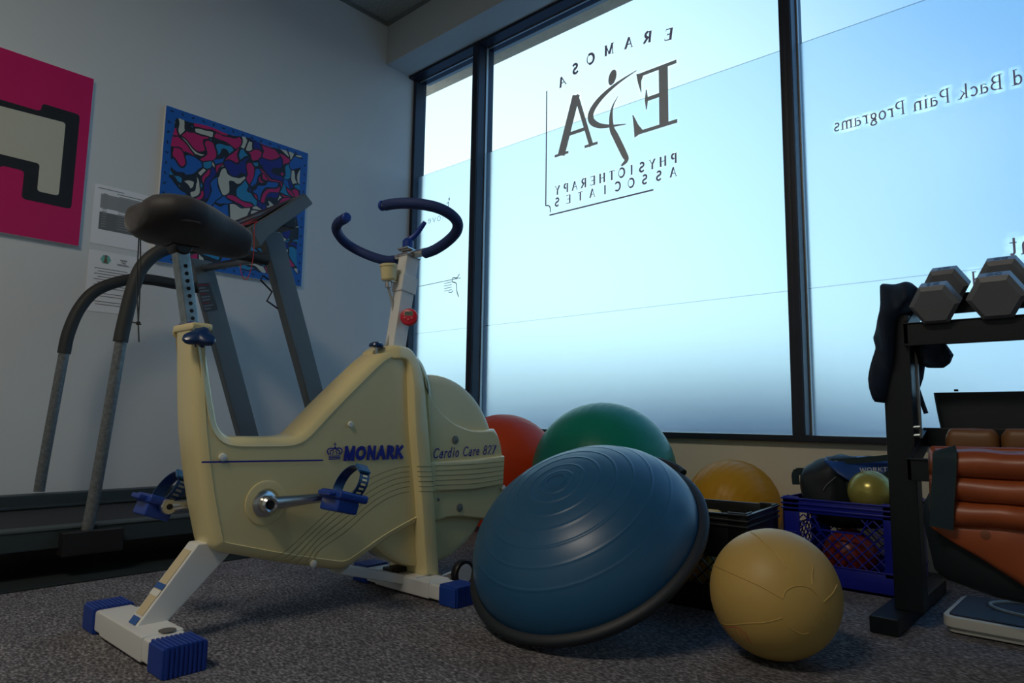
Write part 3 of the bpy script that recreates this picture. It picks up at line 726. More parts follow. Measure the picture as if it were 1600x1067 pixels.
# feet
def foot(xa, xb, ya, yb, z0, z1, capw, back):
    f = MB(); f.box((xa+capw*.6, ya+.004, z0+.008), (xb-capw*.6, yb-.004, z1-.003), .006)
    f.box(((xa+xb)/2-.13, ya+.001, z0+.006), ((xa+xb)/2+.13, yb-.001, z1), .005)
    fo = f.build('stabilizer_bar', M_white, bike)
    for s in (0, 1):
        a, b = (xa, xa+capw) if s == 0 else (xb-capw, xb)
        c = MB(); c.box((a+.002, ya-.001, z0), (b-.002 if s == 0 else b-.003, yb+.001, z1+.0005), .005)
        for k in range(9):
            y = ya+.004+(yb-ya-.008)*(k+.5)/9
            c.box((a, y-.0034, z0), (b, y+.0034, z1+.0035), .0018)
        c.build('end_cap', M_bluep, bike)
    return fo
rf = foot(-1.972, -1.470, .598, .690, 0, .060, .082, True)
ff = foot(-1.932, -1.435, 1.375, 1.465, 0, .054, .075, False)
MB().lathe([(.018, 0), (.018, .0015), (0, .0015)], (-1.600, .655, .060), (0, 0, 1), 24).build('oval_plug', mat('dark_plug', (.12, .11, .10), .5), rf)
# rear leg going up into the body
leg = [(.612, .050), (.680, .050), (.835, .200), (.800, .225), (.745, .225)]
lg = MB().prism(leg, 0, XC-.028, XC+.028, .004).build('rear_leg', M_white, bike)
d_ = Vector((0, .745-.612, .225-.050)).normalized(); nrm = Vector((0, -d_.z, d_.y))
b0 = Vector((XC, .612, .050))
def strip(t0, t1, w, m_, nm, e=.0012):
    p0 = b0+d_*t0+nrm*e; p1 = b0+d_*t1+nrm*e
    MB().add([p0-Vector((w, 0, 0)), p0+Vector((w, 0, 0)), p1+Vector((w, 0, 0)), p1-Vector((w, 0, 0))], [(0, 1, 2, 3)]).build(nm, m_, lg, smooth=False)
strip(.035, .20, .020, mat('yellowed_tape', (.62, .52, .32), .6), 'tape')
strip(.012, .030, .019, mat('blue_sticker', (.02, .10, .36), .5), 'sticker', .0020)
strip(.098, .112, .023, MATS['blue_sticker'], 'sticker', .0020)
strip(.082, .096, .023, M_button, 'sticker', .0020)
# front leg: low white arm behind the body down to the front bar, and dark clip
MB().prism([YZ(545, 884, XC+.03), (1.385, .056), (1.385, .026), YZ(530, 897, XC+.03)], 0, XC-.03, XC+.034, .003).build('front_leg', M_white, bike)
MB().box((XC-.05, 1.36, .054), (XC+.0, 1.42, .072), .003).build('fork_clip', M_blk, bike)
MB().box((XC-.085, 1.385, .053), (XC+.085, 1.462, .057), .001).build('fork_plate', M_white, bike)
for s in (-1, 1):
    wc = Vector((XC+s*.10, 1.565, .044)); ww = MB().lathe([(.030, -.012), (.041, -.011), (.044, -.006), (.044, .006), (.041, .011), (.030, .012)], wc, (1, 0, 0), 32).build('transport_wheel', M_blk, bike)
    MB().lathe([(0, -.0125), (.030, -.0125), (.031, 0), (.030, .0125), (0, .0125)], wc, (1, 0, 0), 28).build('wheel_rim', mat('grey_white_plastic', (.6, .6, .56), .4), ww)
    MB().beam(wc+Vector((-s*.02, 0, 0)), (XC+s*.08, 1.46, .03), .01, .02).build('wheel_bracket', M_white, bike)

# kitchen timer stuck on the stem
tcn = P(639, 495, 0, XC+.050); ta = Vector((.62, -.74, .12)).normalized()
tm = thing('kitchen_timer', tcn, 'round red digital timer with grey display stuck to the white bike stem', 'timer')
MB().lathe([(.020, -.014), (.027, -.010), (.0285, -.002), (.026, .004), (.018, .007), (0, .0075)], tcn, ta, 36).build('timer_case', M_red, tm)
tr_ = Vector((0, 0, 1)).cross(ta).normalized(); tu = ta.cross(tr_)
def tmp(u, v, d=0.): return tcn+ta*(.0078+d)+tr_*u+tu*v
MB().add([tmp(-.013, .002), tmp(.013, .002), tmp(.013, .016), tmp(-.013, .016)], [(0, 1, 2, 3)]).build('display', M_lcd, tm, smooth=False)
tt = MB(); text(tt, '1200', lambda u, v, d=0.: tmp(-.011+u, .0045+v, .0004+d), .009, .1, .1, width=.021); tt.build('display_digits', M_dark, tm, smooth=False)
for u, v in ((-.011, -.007), (0, -.012), (.011, -.007)):
    MB().lathe([(.0042, -.002), (.0042, .002), (0, .003)], tmp(u, v, -.002), ta, 14).build('timer_button', mat('dark_red_plastic', (.5, .02, .03), .35), tm)
# ---------------------------------------------------------------- treadmill
XT0, XT1 = -2.60, -3.38
tdm = thing('treadmill', (-3.0, .9, .0065), 'dark grey treadmill with curved tube handrails and tilted console against the left wall', 'treadmill')
dk = MB(); dk.box((XT1+.06, .02, .085), (XT0-.07, 1.82, .142), .004); dk.build('deck', M_blk, tdm)
MB().box((XT1+.10, .0, .143), (XT0-.10, 1.83, .149), .002).build('running_belt', M_belt, tdm)
r1 = MB().box((XT0-.075, 0.0, .098), (XT0, 1.84, .165), .004).build('side_rail', M_rail, tdm)
MB().box((XT0-.001, 0.0, .158), (XT0+.003, 1.84, .163), .001).build('rail_lip', mat('rail_edge', (.06, .08, .08), .5), r1)
r2 = MB().box((XT1, 0.0, .090), (XT1+.07, 1.84, .205), .006); r2.box((XT1+.065, 0., .150), (XT1+.085, 1.84, .162), .003)
r2.build('side_rail', M_rail, tdm)
MB().box((XT1+.02, 1.50, .06), (XT0-.10, 1.98, .30), .05, None, 4).build('motor_hood', M_tgrey, tdm)
for x in (XT0-.03, XT1+.03):
    MB().box((x-.035, .10, .0065), (x+.035, .16, .095), .006).build('deck_foot', M_blk, tdm)
    MB().box((x-.035, 1.80, .0065), (x+.035, 1.92, .10), .006).build('deck_foot', M_blk, tdm)
MB().box((XT0-.03, .70, .075), (XT0+.045, .88, .150), .004).build('handrail_bracket', M_blk, tdm)
MB().box((XT1-.045, .72, .075), (XT1+.02, .90, .170), .004).build('handrail_bracket', M_blk, tdm)
# uprights
def upright(x0, x1, ya, yb, za, zb):
    # parallelogram section in YZ
    return MB().prism([(ya[0], za), (ya[1], za), (yb[1], zb), (yb[0], zb)], 0, x0, x1, .005)
XU = -2.635
def ext(p, q, z): t = (z-p[1])/(q[1]-p[1]); return p[0]+(q[0]-p[0])*t
A0, A1 = YZ(412, 380, XU), YZ(487, 645, XU); B0, B1 = YZ(443, 360, XU), YZ(514, 640, XU)
up1 = upright(XU-.055, XU, (ext(A0, A1, .10), ext(B0, B1, .10)), (ext(A0, A1, 1.29), ext(B0, B1, 1.34)), .10, 1.32).build('upright', M_tgrey, tdm)
XV = -3.325
A0, A1 = YZ(305, 430, XV), YZ(375, 682, XV); B0, B1 = YZ(333, 415, XV), YZ(405, 682, XV)
up2 = upright(XV-.05, XV, (ext(A0, A1, .10), ext(B0, B1, .10)), (ext(A0, A1, 1.29), ext(B0, B1, 1.29)), .10, 1.30).build('upright', M_tgrey, tdm)
# safety sticker on the far upright
q = [YZ(307, 443, XV+.002), YZ(327, 442, XV+.002), YZ(341, 484, XV+.002), YZ(319, 488, XV+.002)]
lb = MB().add([Vector((XV+.002, a, b)) for a, b in q], [(0, 1, 2, 3)]).build('warning_label', mat('dark_label', (.045, .05, .055), .5), up2, smooth=False)
ll = MB(); lr = MB()
for k in range(9):
    t = .06+k*.105
    a = Vector(q[0]).lerp(Vector(q[3]), t); b = Vector(q[1]).lerp(Vector(q[2]), t); u_ = random.uniform(.5, .95)
    ribbon2d(lr if k in (0, 3, 6) else ll, [a.lerp(b, .08), a.lerp(b, u_ if k else .95)], .006, on_x(XV+.003), k*1e-5)
ll.build('label_print', mat('pale_label_print', (.16, .17, .18), .6), lb, smooth=False); lr.build('label_print', mat('red_label_print', (.22, .02, .03), .6), lb, smooth=False)
# handrails: lower grey tube and foam-covered bend
def rail(x, low, foam, r):
    a = [Vector((x, *YZ(*p, x))) for p in low]; b = [Vector((x, *YZ(*p, x))) for p in foam]
    t = MB().tube(a, r*.80, 18, smooth=4).build('handrail_tube', M_tube, tdm)
    MB().tube(b, r, 18, smooth=6).build('handrail_foam', M_foam, tdm)
rail(-2.60, [(135, 833), (150, 760), (189, 535), (191, 520)], [(188, 534), (194, 505), (208, 450), (224, 414), (256, 390), (300, 386), (345, 391), (417, 406)], .024)
rail(-3.36, [(61, 768), (70, 715), (100, 553), (103, 540)], [(100, 552), (107, 520), (124, 482), (150, 454), (190, 439), (225, 436), (275, 444), (318, 452)], .0255)
# foam end of the near rail and the cross bar at the uprights
MB().tube([(XU-.03, *YZ(414, 402, XU)), (XV-.02, *YZ(322, 418, XV))], .018, 14).build('cross_bar', M_tgrey, tdm)
# console
XK = -2.585
cp = [YZ(407, 388, XK), YZ(391, 354, XK), YZ(430, 331, XK), YZ(477, 301, XK), YZ(490, 318, XK), YZ(440, 354, XK), YZ(418, 371, XK)]
con = MB().prism(fillet(cp, .010, 3), 0, XK-.055, XK, .006).build('console', M_tgrey, tdm, angle=40)
MB().prism([YZ(393, 355, XK), YZ(476, 303, XK), YZ(482, 310, XK), YZ(400, 364, XK)], 0, -3.20, XK-.05, .004).build('console_housing', M_tgrey, con)
a, b = Vector(YZ(391, 354, XK)), Vector(YZ(477, 301, XK)); dd = (b-a).normalized(); nn = Vector((-dd.y, dd.x))
def cpp(t, x, e): v = a.lerp(b, t)+nn*e; return Vector((x, v.x, v.y))
MB().add([cpp(.06, -2.62, .004), cpp(.90, -2.62, .004), cpp(.90, -3.17, .004), cpp(.06, -3.17, .004)], [(0, 1, 2, 3)]).build('control_panel', M_blk, con, smooth=False)
MB().add([cpp(.12, -2.68, .006), cpp(.34, -2.68, .006), cpp(.34, -3.12, .006), cpp(.12, -3.12, .006)], [(0, 1, 2, 3)]).build('panel_red_print', mat('red_print', (.30, .02, .035), .4), con, smooth=False)
MB().add([cpp(.44, -2.70, .006), cpp(.66, -2.70, .006), cpp(.66, -3.1, .006), cpp(.44, -3.1, .006)], [(0, 1, 2, 3)]).build('panel_display', mat('grey_display', (.10, .12, .12), .25), con, smooth=False)
MB().box((XK-.13, *YZ(448, 352, XK)), (XK-.02, *YZ(466, 340, XK)), .004).build('console_mount', M_blk, con)
# safety cord and wire holder
sc = MB(); X0 = XK+.012
sc.tube([Vector((X0, *YZ(*p, X0))) for p in [(387, 350), (402, 346), (398, 351), (397, 372), (396, 398), (391, 425), (384, 437), (378, 430), (375, 412)]], .0016, 6, smooth=5)
sc.build('safety_cord', M_rcord, tdm)
wh = MB(); X0 = XU+.012
wh.tube([Vector((X0, *YZ(*p, X0))) for p in [(420, 437), (412, 431), (407, 437), (425, 456), (417, 470), (434, 482)]], .0038, 8)
wh.build('wire_holder', M_cord, tdm)
tag(MB().box((WX+.03, -.6, 0), (-2.497, 2.3, .006), .002).build('rubber_mat', M_mat, smooth=False), 'thin dark rubber mat on the carpet under the treadmill', 'floor mat')

# ---------------------------------------------------------------- pictures and papers on the left wall
PX = WX+.022
def picture(name, y0, y1, z0, z1, m_face, label):
    t = thing(name, (PX-.01, (y0+y1)/2, z0), label, 'poster')
    MB().box((WX+.001, y0, z0), (PX, y1, z1), .001).build('backing_board', M_paper, t)
    MB().add([(PX+.0008, y0+.001, z0+.001), (PX+.0008, y1-.001, z0+.001), (PX+.0008, y1-.001, z1-.001), (PX+.0008, y0+.001, z1-.001)], [(0, 1, 2, 3)]).build('poster_print', m_face, t, smooth=False)
    return t
yr, zt = YZ(147, 123.5, PX); _, zb = YZ(122.5, 384.5, PX)
pk = picture('poster', yr-.86, yr, zb, zt, M_pk, 'magenta poster with a cream block shape in thick black outline')
def flat(poly, x, m_, nm, par): return MB().add([Vector((x, a, b)) for a, b in poly], [tuple(range(len(poly)))]).build(nm, m_, par, smooth=False)
# plain stand-in shape: a cream slab on two stubby blocks
o1 = [YZ(*p, PX) for p in [(0, 174), (72, 194), (92, 178), (127, 190), (118, 260), (110, 325), (62, 321), (64, 276), (44, 318), (4, 308), (0, 308)]]
yl = yr-.80
o1 = fillet([(yr-.045, zt-.20), (yr-.045, zb+.17), (yr-.24, zb+.17), (yr-.24, zb+.30), (yr-.33, zb+.30), (yr-.33, zb+.17), (yr-.52, zb+.17), (yr-.52, zb+.33), (yr-.78, zb+.33), (yr-.78, zt-.24), (yr-.20, zt-.24), (yr-.20, zt-.20)], .018, 4)
flat(o1, PX+.0016, M_outl, 'outline_shape', pk)
def inset_block(pts): return fillet(pts, .015, 4)
flat(inset_block([(yr-.10, zt-.26), (yr-.10, zb+.22), (yr-.185, zb+.22), (yr-.185, zb+.35), (yr-.385, zb+.35), (yr-.385, zb+.22), (yr-.465, zb+.22), (yr-.465, zb+.385), (yr-.74, zb+.385), (yr-.74, zt-.285)]), PX+.0024, M_crm, 'cream_shape', pk)
# blue poster: plain abstract coloured cells with black outlines
def cells_mat():
    m = bpy.data.materials.new('abstract_cell_print'); m.use_nodes = True; n = m.node_tree; b = n.nodes['Principled BSDF']; b.inputs['Roughness'].default_value = .5
    t = n.nodes.new('ShaderNodeTexCoord'); nz = n.nodes.new('ShaderNodeTexNoise'); nz.inputs['Scale'].default_value = 6; nz.inputs['Detail'].default_value = 1
    n.links.new(t.outputs['Object'], nz.inputs['Vector'])
    sc_ = n.nodes.new('ShaderNodeVectorMath'); sc_.operation = 'MULTIPLY_ADD'; sc_.inputs[1].default_value = (0, .34, .34)
    n.links.new(nz.outputs['Color'], sc_.inputs[0]); n.links.new(t.outputs['Object'], sc_.inputs[2])
    fl = n.nodes.new('ShaderNodeMapping'); fl.inputs['Scale'].default_value = (0, 1, 1); n.links.new(sc_.outputs[0], fl.inputs[0])
    v1 = n.nodes.new('ShaderNodeTexVoronoi'); v1.inputs['Scale'].default_value = 12.5; v1.feature = 'F1'; v1.inputs['Randomness'].default_value = 1
    v2 = n.nodes.new('ShaderNodeTexVoronoi'); v2.inputs['Scale'].default_value = 12.5; v2.feature = 'DISTANCE_TO_EDGE'
    n.links.new(fl.outputs[0], v1.inputs['Vector']); n.links.new(fl.outputs[0], v2.inputs['Vector'])
    s1 = n.nodes.new('ShaderNodeSeparateColor'); n.links.new(v1.outputs['Color'], s1.inputs[0])
    r = n.nodes.new('ShaderNodeValToRGB'); r.color_ramp.interpolation = 'CONSTANT'
    cols = [(0, (.012, .02, .24)), (.22, (.60, .010, .14)), (.44, (.60, .60, .50)), (.64, (.02, .26, .50)), (.88, (.01, .13, .50))]
    r.color_ramp.elements[0].position = 0; r.color_ramp.elements[0].color = (*cols[0][1], 1); r.color_ramp.elements[1].position = cols[1][0]; r.color_ramp.elements[1].color = (*cols[1][1], 1)
    for p_, c in cols[2:]: e = r.color_ramp.elements.new(p_); e.color = (*c, 1)
    n.links.new(s1.outputs[0], r.inputs[0])
    lt = n.nodes.new('ShaderNodeMath'); lt.operation = 'LESS_THAN'; lt.inputs[1].default_value = .07; n.links.new(v2.outputs['Distance'], lt.inputs[0])
    mx = n.nodes.new('ShaderNodeMix'); mx.data_type = 'RGBA'; n.links.new(lt.outputs[0], mx.inputs[0]); n.links.new(r.outputs[0], mx.inputs[6]); mx.inputs[7].default_value = (.012, .014, .025, 1)
    n.links.new(mx.outputs[2], b.inputs['Base Color']); return m
ya, zt2 = YZ(259.7, 164.1, PX); yb, _ = YZ(481.7, 236.6, PX); _, zb2 = YZ(469, 447.4, PX)
bp = picture('poster', ya, yb, zb2, zt2, M_bblue, 'square blue poster of interlocking magenta, cream and blue shapes behind the treadmill console')
edge = []; ins = .028
for k in range(64):
    a = 2*PI*k/64; c_, s_ = math.cos(a), math.sin(a); q_ = max(abs(c_), abs(s_))
    rad = ((yb-ya)/2-ins)/q_*(1-.035*(1+math.sin(7*a+1)*math.cos(4*a)))
    edge.append(((ya+yb)/2+c_*rad, (zb2+zt2)/2+s_*rad))
flat(cat2(edge, 3, True), PX+.0018, cells_mat(), 'abstract_shapes', bp)
# short black dashes around the rim
dm = MB()
for k in range(56):
    t = k/14 % 1; side = k//14; u = ya+.03+(yb-ya-.06)*t; w = zb2+.03+(zt2-zb2-.06)*t
    c = [(u, zt2-.022), (u, zb2+.022), (ya+.02, w), (yb-.02, w)][side]; a = k*1.9
    ribbon2d(dm, [(c[0]-.008*math.cos(a), c[1]-.008*math.sin(a)), (c[0]+.008*math.cos(a), c[1]+.008*math.sin(a))], .006, on_x(PX+.0024), k*1e-6)
dm.build('dash_marks', M_outl, bp, smooth=False)

def sheet(name, corners, label):
    (y0, z1), (y1, z0) = corners
    t = thing(name, (WX+.001, (y0+y1)/2, z0), label, 'paper notice')
    MB().box((WX+.0005, y0, z0), (WX+.002, y1, z1)).build('sheet', M_paper, t, smooth=False)
    return t, y0, y1, z0, z1
y0, zt_ = YZ(148.5, 286, WX); _, zb_ = YZ(141, 379, WX)
t, y0, y1, z0, z1 = sheet('paper_notice', ((y0, zt_), (y0+.37, zb_)), 'white sheet printed with a grey table, right of the magenta poster')
pr = MB(); xw = WX+.0026
pr.add([(xw, y0+.03, z1-.045), (xw, y1-.03, z1-.045), (xw, y1-.03, z1-.115), (xw, y0+.03, z1-.115)], [(0, 1, 2, 3)]); pr.build('table_heading', mat('mid_grey_print', (.34, .35, .35), .8), t, smooth=False)
pr = MB(); pr.add([(xw, y0+.03, z1-.135), (xw, y1-.03, z1-.135), (xw, y1-.03, z0+.075), (xw, y0+.03, z0+.075)], [(0, 1, 2, 3)]); pr.build('table_block', M_ink, t, smooth=False)
pr = MB()
for k in range(16):
    z = z1-.018-k*.0125
    if k == 0: ribbon2d(pr, [(y0+.015, z), (y0+.13, z)], .004, on_x(WX+.003))
    elif k == 1: ribbon2d(pr, [(y0+.10, z), (y1-.06, z)], .004, on_x(WX+.003))
    else: ribbon2d(pr, [(y0+.04, z), (y0+.06, z)], .004, on_x(WX+.003)); ribbon2d(pr, [(y0+.11, z), (y0+.28-.05*random.random(), z)], .0035, on_x(WX+.003))
pr.build('printed_lines', mat('faint_print', (.30, .31, .31), .8), t, smooth=False)
y0, zt_ = YZ(139, 389, WX); _, zb_ = YZ(131.3, 484.6, WX)
t, y0, y1, z0, z1 = sheet('paper_notice', ((y0, zt_), (y0+.225, zb_)), 'white instruction sheet with a small green emblem, below the grey table sheet')
pr = MB(); blobcap(pr, (y0+.075, z1-.038), .024, .024, on_x(xw), n=6); pr.build('emblem', M_teal, t, smooth=False)
pr = MB(); blobcap(pr, (y0+.075, z1-.022), .006, .006, on_x(WX+.003)); ribbon2d(pr, [(y0+.075, z1-.028), (y0+.075, z1-.056)], [.008, .020], on_x(WX+.003)); pr.build('emblem_figure', mat('brown_print', (.18, .12, .08), .8), t, smooth=False)
pr = MB()
for k, wd in enumerate(('USING', 'THE', 'TREADMILL')):
    wl = (.032, .02, .058)[k]; text(pr, wd, lambda u, v, d=0.: Vector((WX+.003+d, y0+.155-wl/2+u, z1-.034-k*.012+v)), .0075, .2, .2, width=wl)
for k in range(14):
    z = z1-.085-k*.0135
    if k % 3 == 2 and k > 7: continue
    ribbon2d(pr, [(y0+.03 if k % 2 == 0 else y0+.045, z), (y0+.16+.05*random.random(), z)], .0028, on_x(WX+.003), k*1e-6)
pr.build('printed_lines', mat('text_print', (.13, .13, .14), .8), t, smooth=False)

# ---------------------------------------------------------------- lettering on the windows (reads from outside)
YV = 2.9985
def wmp(x0, z0, y=YV, rot=0.):
    c, s_ = math.cos(rot), math.sin(rot)
    return lambda u, v, d=0.: Vector((x0-(u*c-v*s_), y-d, z0+(u*s_+v*c)))
logo = thing('window_logo', (-1.98, YV, 1.72), 'dark mirrored clinic logo and lettering on the big middle window pane', 'window lettering')
def both(fn, parent, nm, m_, halo=.12, hm=None):
    a = MB(); fn(a, halo, .0); 
    # the pale border lies on the film, behind the letter
    for i, v in enumerate(a.v): a.v[i] = (v[0], v[1]+.0007, v[2])
    a.build(nm+'_border', hm or M_halo, parent, smooth=False)
    a = MB(); fn(a, 0, 0.)
    for i, v in enumerate(a.v): a.v[i] = (v[0], v[1]-.0008, v[2])
    return a.build(nm, m_, parent, smooth=False)
# arched name
cent = [('E', 1046, 53.5), ('R', 1012.8, 58), ('A', 983.5, 66.3), ('M', 953, 77), ('O', 923.6, 91.5), ('S', 899.7, 107), ('A', 879.3, 126.8)]
cw_ = [XZ(px, py, YV) for _, px, py in cent]
def arched(mb, halo, dz):
    for i, (ch, _, _) in enumerate(cent):
        a = cw_[max(0, i-1)]; b = cw_[min(6, i+1)]; rot = math.atan2(b[1]-a[1], -(b[0]-a[0]))*.55
        h = .062; w_ = GL[ch][0]*h; c, s_ = math.cos(rot), math.sin(rot)
        x0 = cw_[i][0]+(w_/2*c-h/2*s_); z0 = cw_[i][1]-(w_/2*s_+h/2*c)
        text(mb, ch, wmp(x0, z0, rot=rot), h, .24, .10, serif=1, halo=halo, stretch=1.15)
both(arched, logo, 'arched_name', M_vinyl2, halo=0.0 if False else .05)
# the big initials
Ex, Ez1 = XZ(1057, 93, YV); _, Ez0 = XZ(1057, 192, YV); Ew = Ex-XZ(991, 215, YV)[0]
H = Ez1-Ez0
def bigE(mb, halo, dz):
    f = wmp(Ex, Ez0); o = halo*.16
    ribbon2d(mb, [(.30*Ew, 0-o), (.30*Ew, H+o)], .21*Ew+2*o, f, 0)
    ribbon2d(mb, [(0-o, H-.010), (.80*Ew+o, H-.010)], .020+2*o, f, 1e-5)
    ribbon2d(mb, [(.3*Ew, H*.53), (.72*Ew+o, H*.53)], .022+2*o, f, 2e-5)
    ribbon2d(mb, [(0-o, .010), (.92*Ew+o, .010)], .020+2*o, f, 3e-5)
    ribbon2d(mb, [(.84*Ew, H+o), (.86*Ew, H-.05), (.90*Ew-.02, H-.11-o)], [.05+2*o, .02+2*o, .004+2*o], f, 4e-5)
    ribbon2d(mb, [(.70*Ew, H*.53+.055+o), (.70*Ew, H*.53), (.70*Ew, H*.53-.055-o)], [.006+2*o, .02+2*o, .006+2*o], f, 5e-5)
    ribbon2d(mb, [(.88*Ew, 0-o), (.95*Ew, .05), (1.03*Ew, .12+o)], [.06+2*o, .03+2*o, .005+2*o], f, 6e-5)
both(bigE, logo, 'initial_letter', M_vinyl, halo=.07)
Ax, Az = XZ(868, 246, YV); Aw = XZ(934, 227, YV)[0]-Ax; Atop = XZ(902, 148, YV)[1]; AH = Atop-Az
def bigA(mb, halo, dz):
    f = wmp(Ax+Aw, Az); o = halo*.16
    ribbon2d(mb, [(.14*Aw, 0-o), (.50*Aw, AH+o)], .028+2*o, f, 0)                     # thin leg on the outside reader's left
    ribbon2d(mb, [(.50*Aw, AH+o), (.86*Aw, 0-o)], .055+2*o, f, 1e-5)
    ribbon2d(mb, [(.26*Aw, AH*.34), (.72*Aw, AH*.34)], .022+2*o, f, 2e-5)
    ribbon2d(mb, [(0-o, .008), (.30*Aw+o, .008)], .016+2*o, f, 3e-5)
    ribbon2d(mb, [(.68*Aw-o, .008), (1.02*Aw+o, .008)], .016+2*o, f, 4e-5)
both(bigA, logo, 'initial_letter', M_vinyl, halo=.07)
def figure(mb, halo, dz):
    o = halo*.16; idn = lambda u, v, d=0.: Vector((u, YV-d, v))
    hc = XZ(957, 121, YV); blobcap(mb, hc, .026+o, .044+o, idn, rot=-.25, z=7e-5)
    sw = cat2([XZ(*p, YV) for p in [(995, 110), (965, 130), (940, 152), (925, 173), (924, 188), (935, 196), (953, 197), (978, 194)]], 6)
    n = len(sw); ribbon2d(mb, sw, [.004+2*o+.036*math.sin(PI*i/(n-1))**1.2 for i in range(n)], idn, 8e-5)
    sw = cat2([XZ(*p, YV) for p in [(966, 150), (958, 165), (955, 180), (956, 200), (963, 215), (975, 240), (979, 250), (971, 259)]], 6)
    n = len(sw); ribbon2d(mb, sw, [.003+2*o+.034*math.sin(PI*min(1, (i/(n-1))**1.3)*.93) for i in range(n)], idn, 9e-5)
both(figure, logo, 'figure_symbol', M_vinyl, halo=.07)
def line_text(mb, s, pxr, pyr, pxl, h, halo, base):
    xr = XZ(pxr, pyr, YV)[0]; xl = XZ(pxl, pyr+30, YV)[0]
    n = len(s)
    for i, ch in enumerate(s):
        w_ = GL[ch][0]*h; xc_ = xr+(xl-xr)*i/(n-1); text(mb, ch, wmp(xc_+w_/2, base), h, .20, .08, serif=1, halo=halo, stretch=1.08)
zb1 = XZ(1053.6, 255, YV)[1]; zb2_ = XZ(1052.6, 276, YV)[1]
both(lambda mb, halo, dz: line_text(mb, 'PHYSIOTHERAPY', 1053.6, 247, 871.6, .052, halo, zb1), logo, 'small_lettering', M_vinyl2, halo=.22)
both(lambda mb, halo, dz: line_text(mb, 'ASSOCIATES', 1052.6, 268.6, 871, .050, halo, zb2_), logo, 'small_lettering', M_vinyl2, halo=.22)
def frame_lines(mb, halo, dz):
    idn = lambda u, v, d=0.: Vector((u, YV-d, v)); w = .009+halo*.12
    A_ = XZ(854.5, 142, YV); B_ = XZ(851.3, 322, YV); C_ = XZ(858, 335, YV); D_ = XZ(1021, 296.5, YV)
    ribbon2d(mb, [A_, (A_[0], B_[1])], w, idn, 1e-5)
    q = [(A_[0], B_[1]), (A_[0]+.022, B_[1]-.004), (A_[0]+.034, B_[1]-.02), (A_[0]+.036, B_[1]-.046)]
    ribbon2d(mb, cat2(q, 4), w*.8, idn, 2e-5); ribbon2d(mb, [(A_[0]+.028, D_[1]), D_], w, idn, 3e-5)
both(frame_lines, logo, 'border_line', M_vinyl2, halo=.05)
# right pane
wr = thing('window_lettering', (-.5, YV, 1.77), 'mirrored Back Pain Programs line of lettering with pale border on the right window pane', 'window lettering')
R0 = XZ(1303, 206, YV); R1 = XZ(1592, 130, YV)
sP = 'd Back Pain Programs'; nP = sum(GL[c][0]+.06 for c in sP)-.06; hP = .057
kP = (R1[0]+.012-R0[0])/(nP*hP)
both(lambda mb, halo, dz: text(mb, sP, wmp(R1[0]+.012, R0[1]), hP, .10, .045, serif=1, space=.06, halo=halo, stretch=kP), wr, 'lettering_line', M_vinyl2, halo=.42)
lp = XZ(1588, 398, YV); w2 = thing('window_lettering', (lp[0], YV, lp[1]), 'fragment of mirrored lettering at the right photo edge just above the dumbbells', 'window lettering')
both(lambda mb, halo, dz: text(mb, 'nt', wmp(lp[0]+.055, lp[1]), .075, .10, .05, serif=1, halo=halo), w2, 'lettering_line', M_vinyl2, halo=.5)
lp = XZ(1511, 452, YV); w3 = thing('window_lettering', (lp[0]+.1, YV, lp[1]), 'fragment of mirrored lettering partly hidden behind the dumbbells', 'window lettering')
both(lambda mb, halo, dz: text(mb, 'ca  sd', wmp(lp[0]+.20, lp[1]), .062, .10, .05, serif=1, halo=halo), w3, 'lettering_line', M_vinyl2, halo=.5)
# left pane: small handwriting-like marks
idn = lambda u, v, d=0.: Vector((u, YV-.0008-d, v))
w4 = thing('window_lettering', (-3.4, YV, 1.87), 'small mirrored word and squiggle at the top of the narrow left window pane', 'window lettering')
mb = MB(); e0_, e1_ = XZ(667, 350, YV), XZ(701, 344, YV); text(mb, 'move', wmp(e1_[0], e0_[1]), .052, .07, .07, stretch=(e1_[0]-e0_[0])/(2.6*.052)*1.0)
mb.build('lettering_line', M_vinyl2, w4, smooth=False)
mb = MB(); ribbon2d(mb, cat2([XZ(*p, YV) for p in [(689, 322), (695, 326), (700, 324), (701, 316), (698, 319)]], 5), .006, idn); blobcap(mb, XZ(702, 311, YV), .006, .012, idn)
mb.build('squiggle', M_vinyl2, w4, smooth=False)
w5 = thing('window_lettering', (-3.35, YV, 1.38), 'thin line with a small dancing-figure squiggle low on the narrow left window pane', 'window lettering')
mb = MB(); ribbon2d(mb, [XZ(653, 448, YV), XZ(720, 434, YV)], .0045, idn)
ribbon2d(mb, cat2([XZ(*p, YV) for p in [(718, 428), (714, 434), (708, 434), (707, 440), (713, 443), (714, 455), (717, 464)]], 5), .007, idn, 1e-5)
ribbon2d(mb, cat2([XZ(*p, YV) for p in [(701, 456), (705, 457), (708, 454)]], 5), .006, idn, 2e-5)
mb.build('line_and_figure', M_vinyl, w5, smooth=False)
mb = MB()
for k in range(4): ribbon2d(mb, [XZ(694, 443+k*4, YV), XZ(706, 440.5+k*4, YV)], .004, idn, k*1e-5)
mb.build('faint_print_lines', mat('faint_pink_vinyl', (.65, .5, .55), .7), w5, smooth=False)

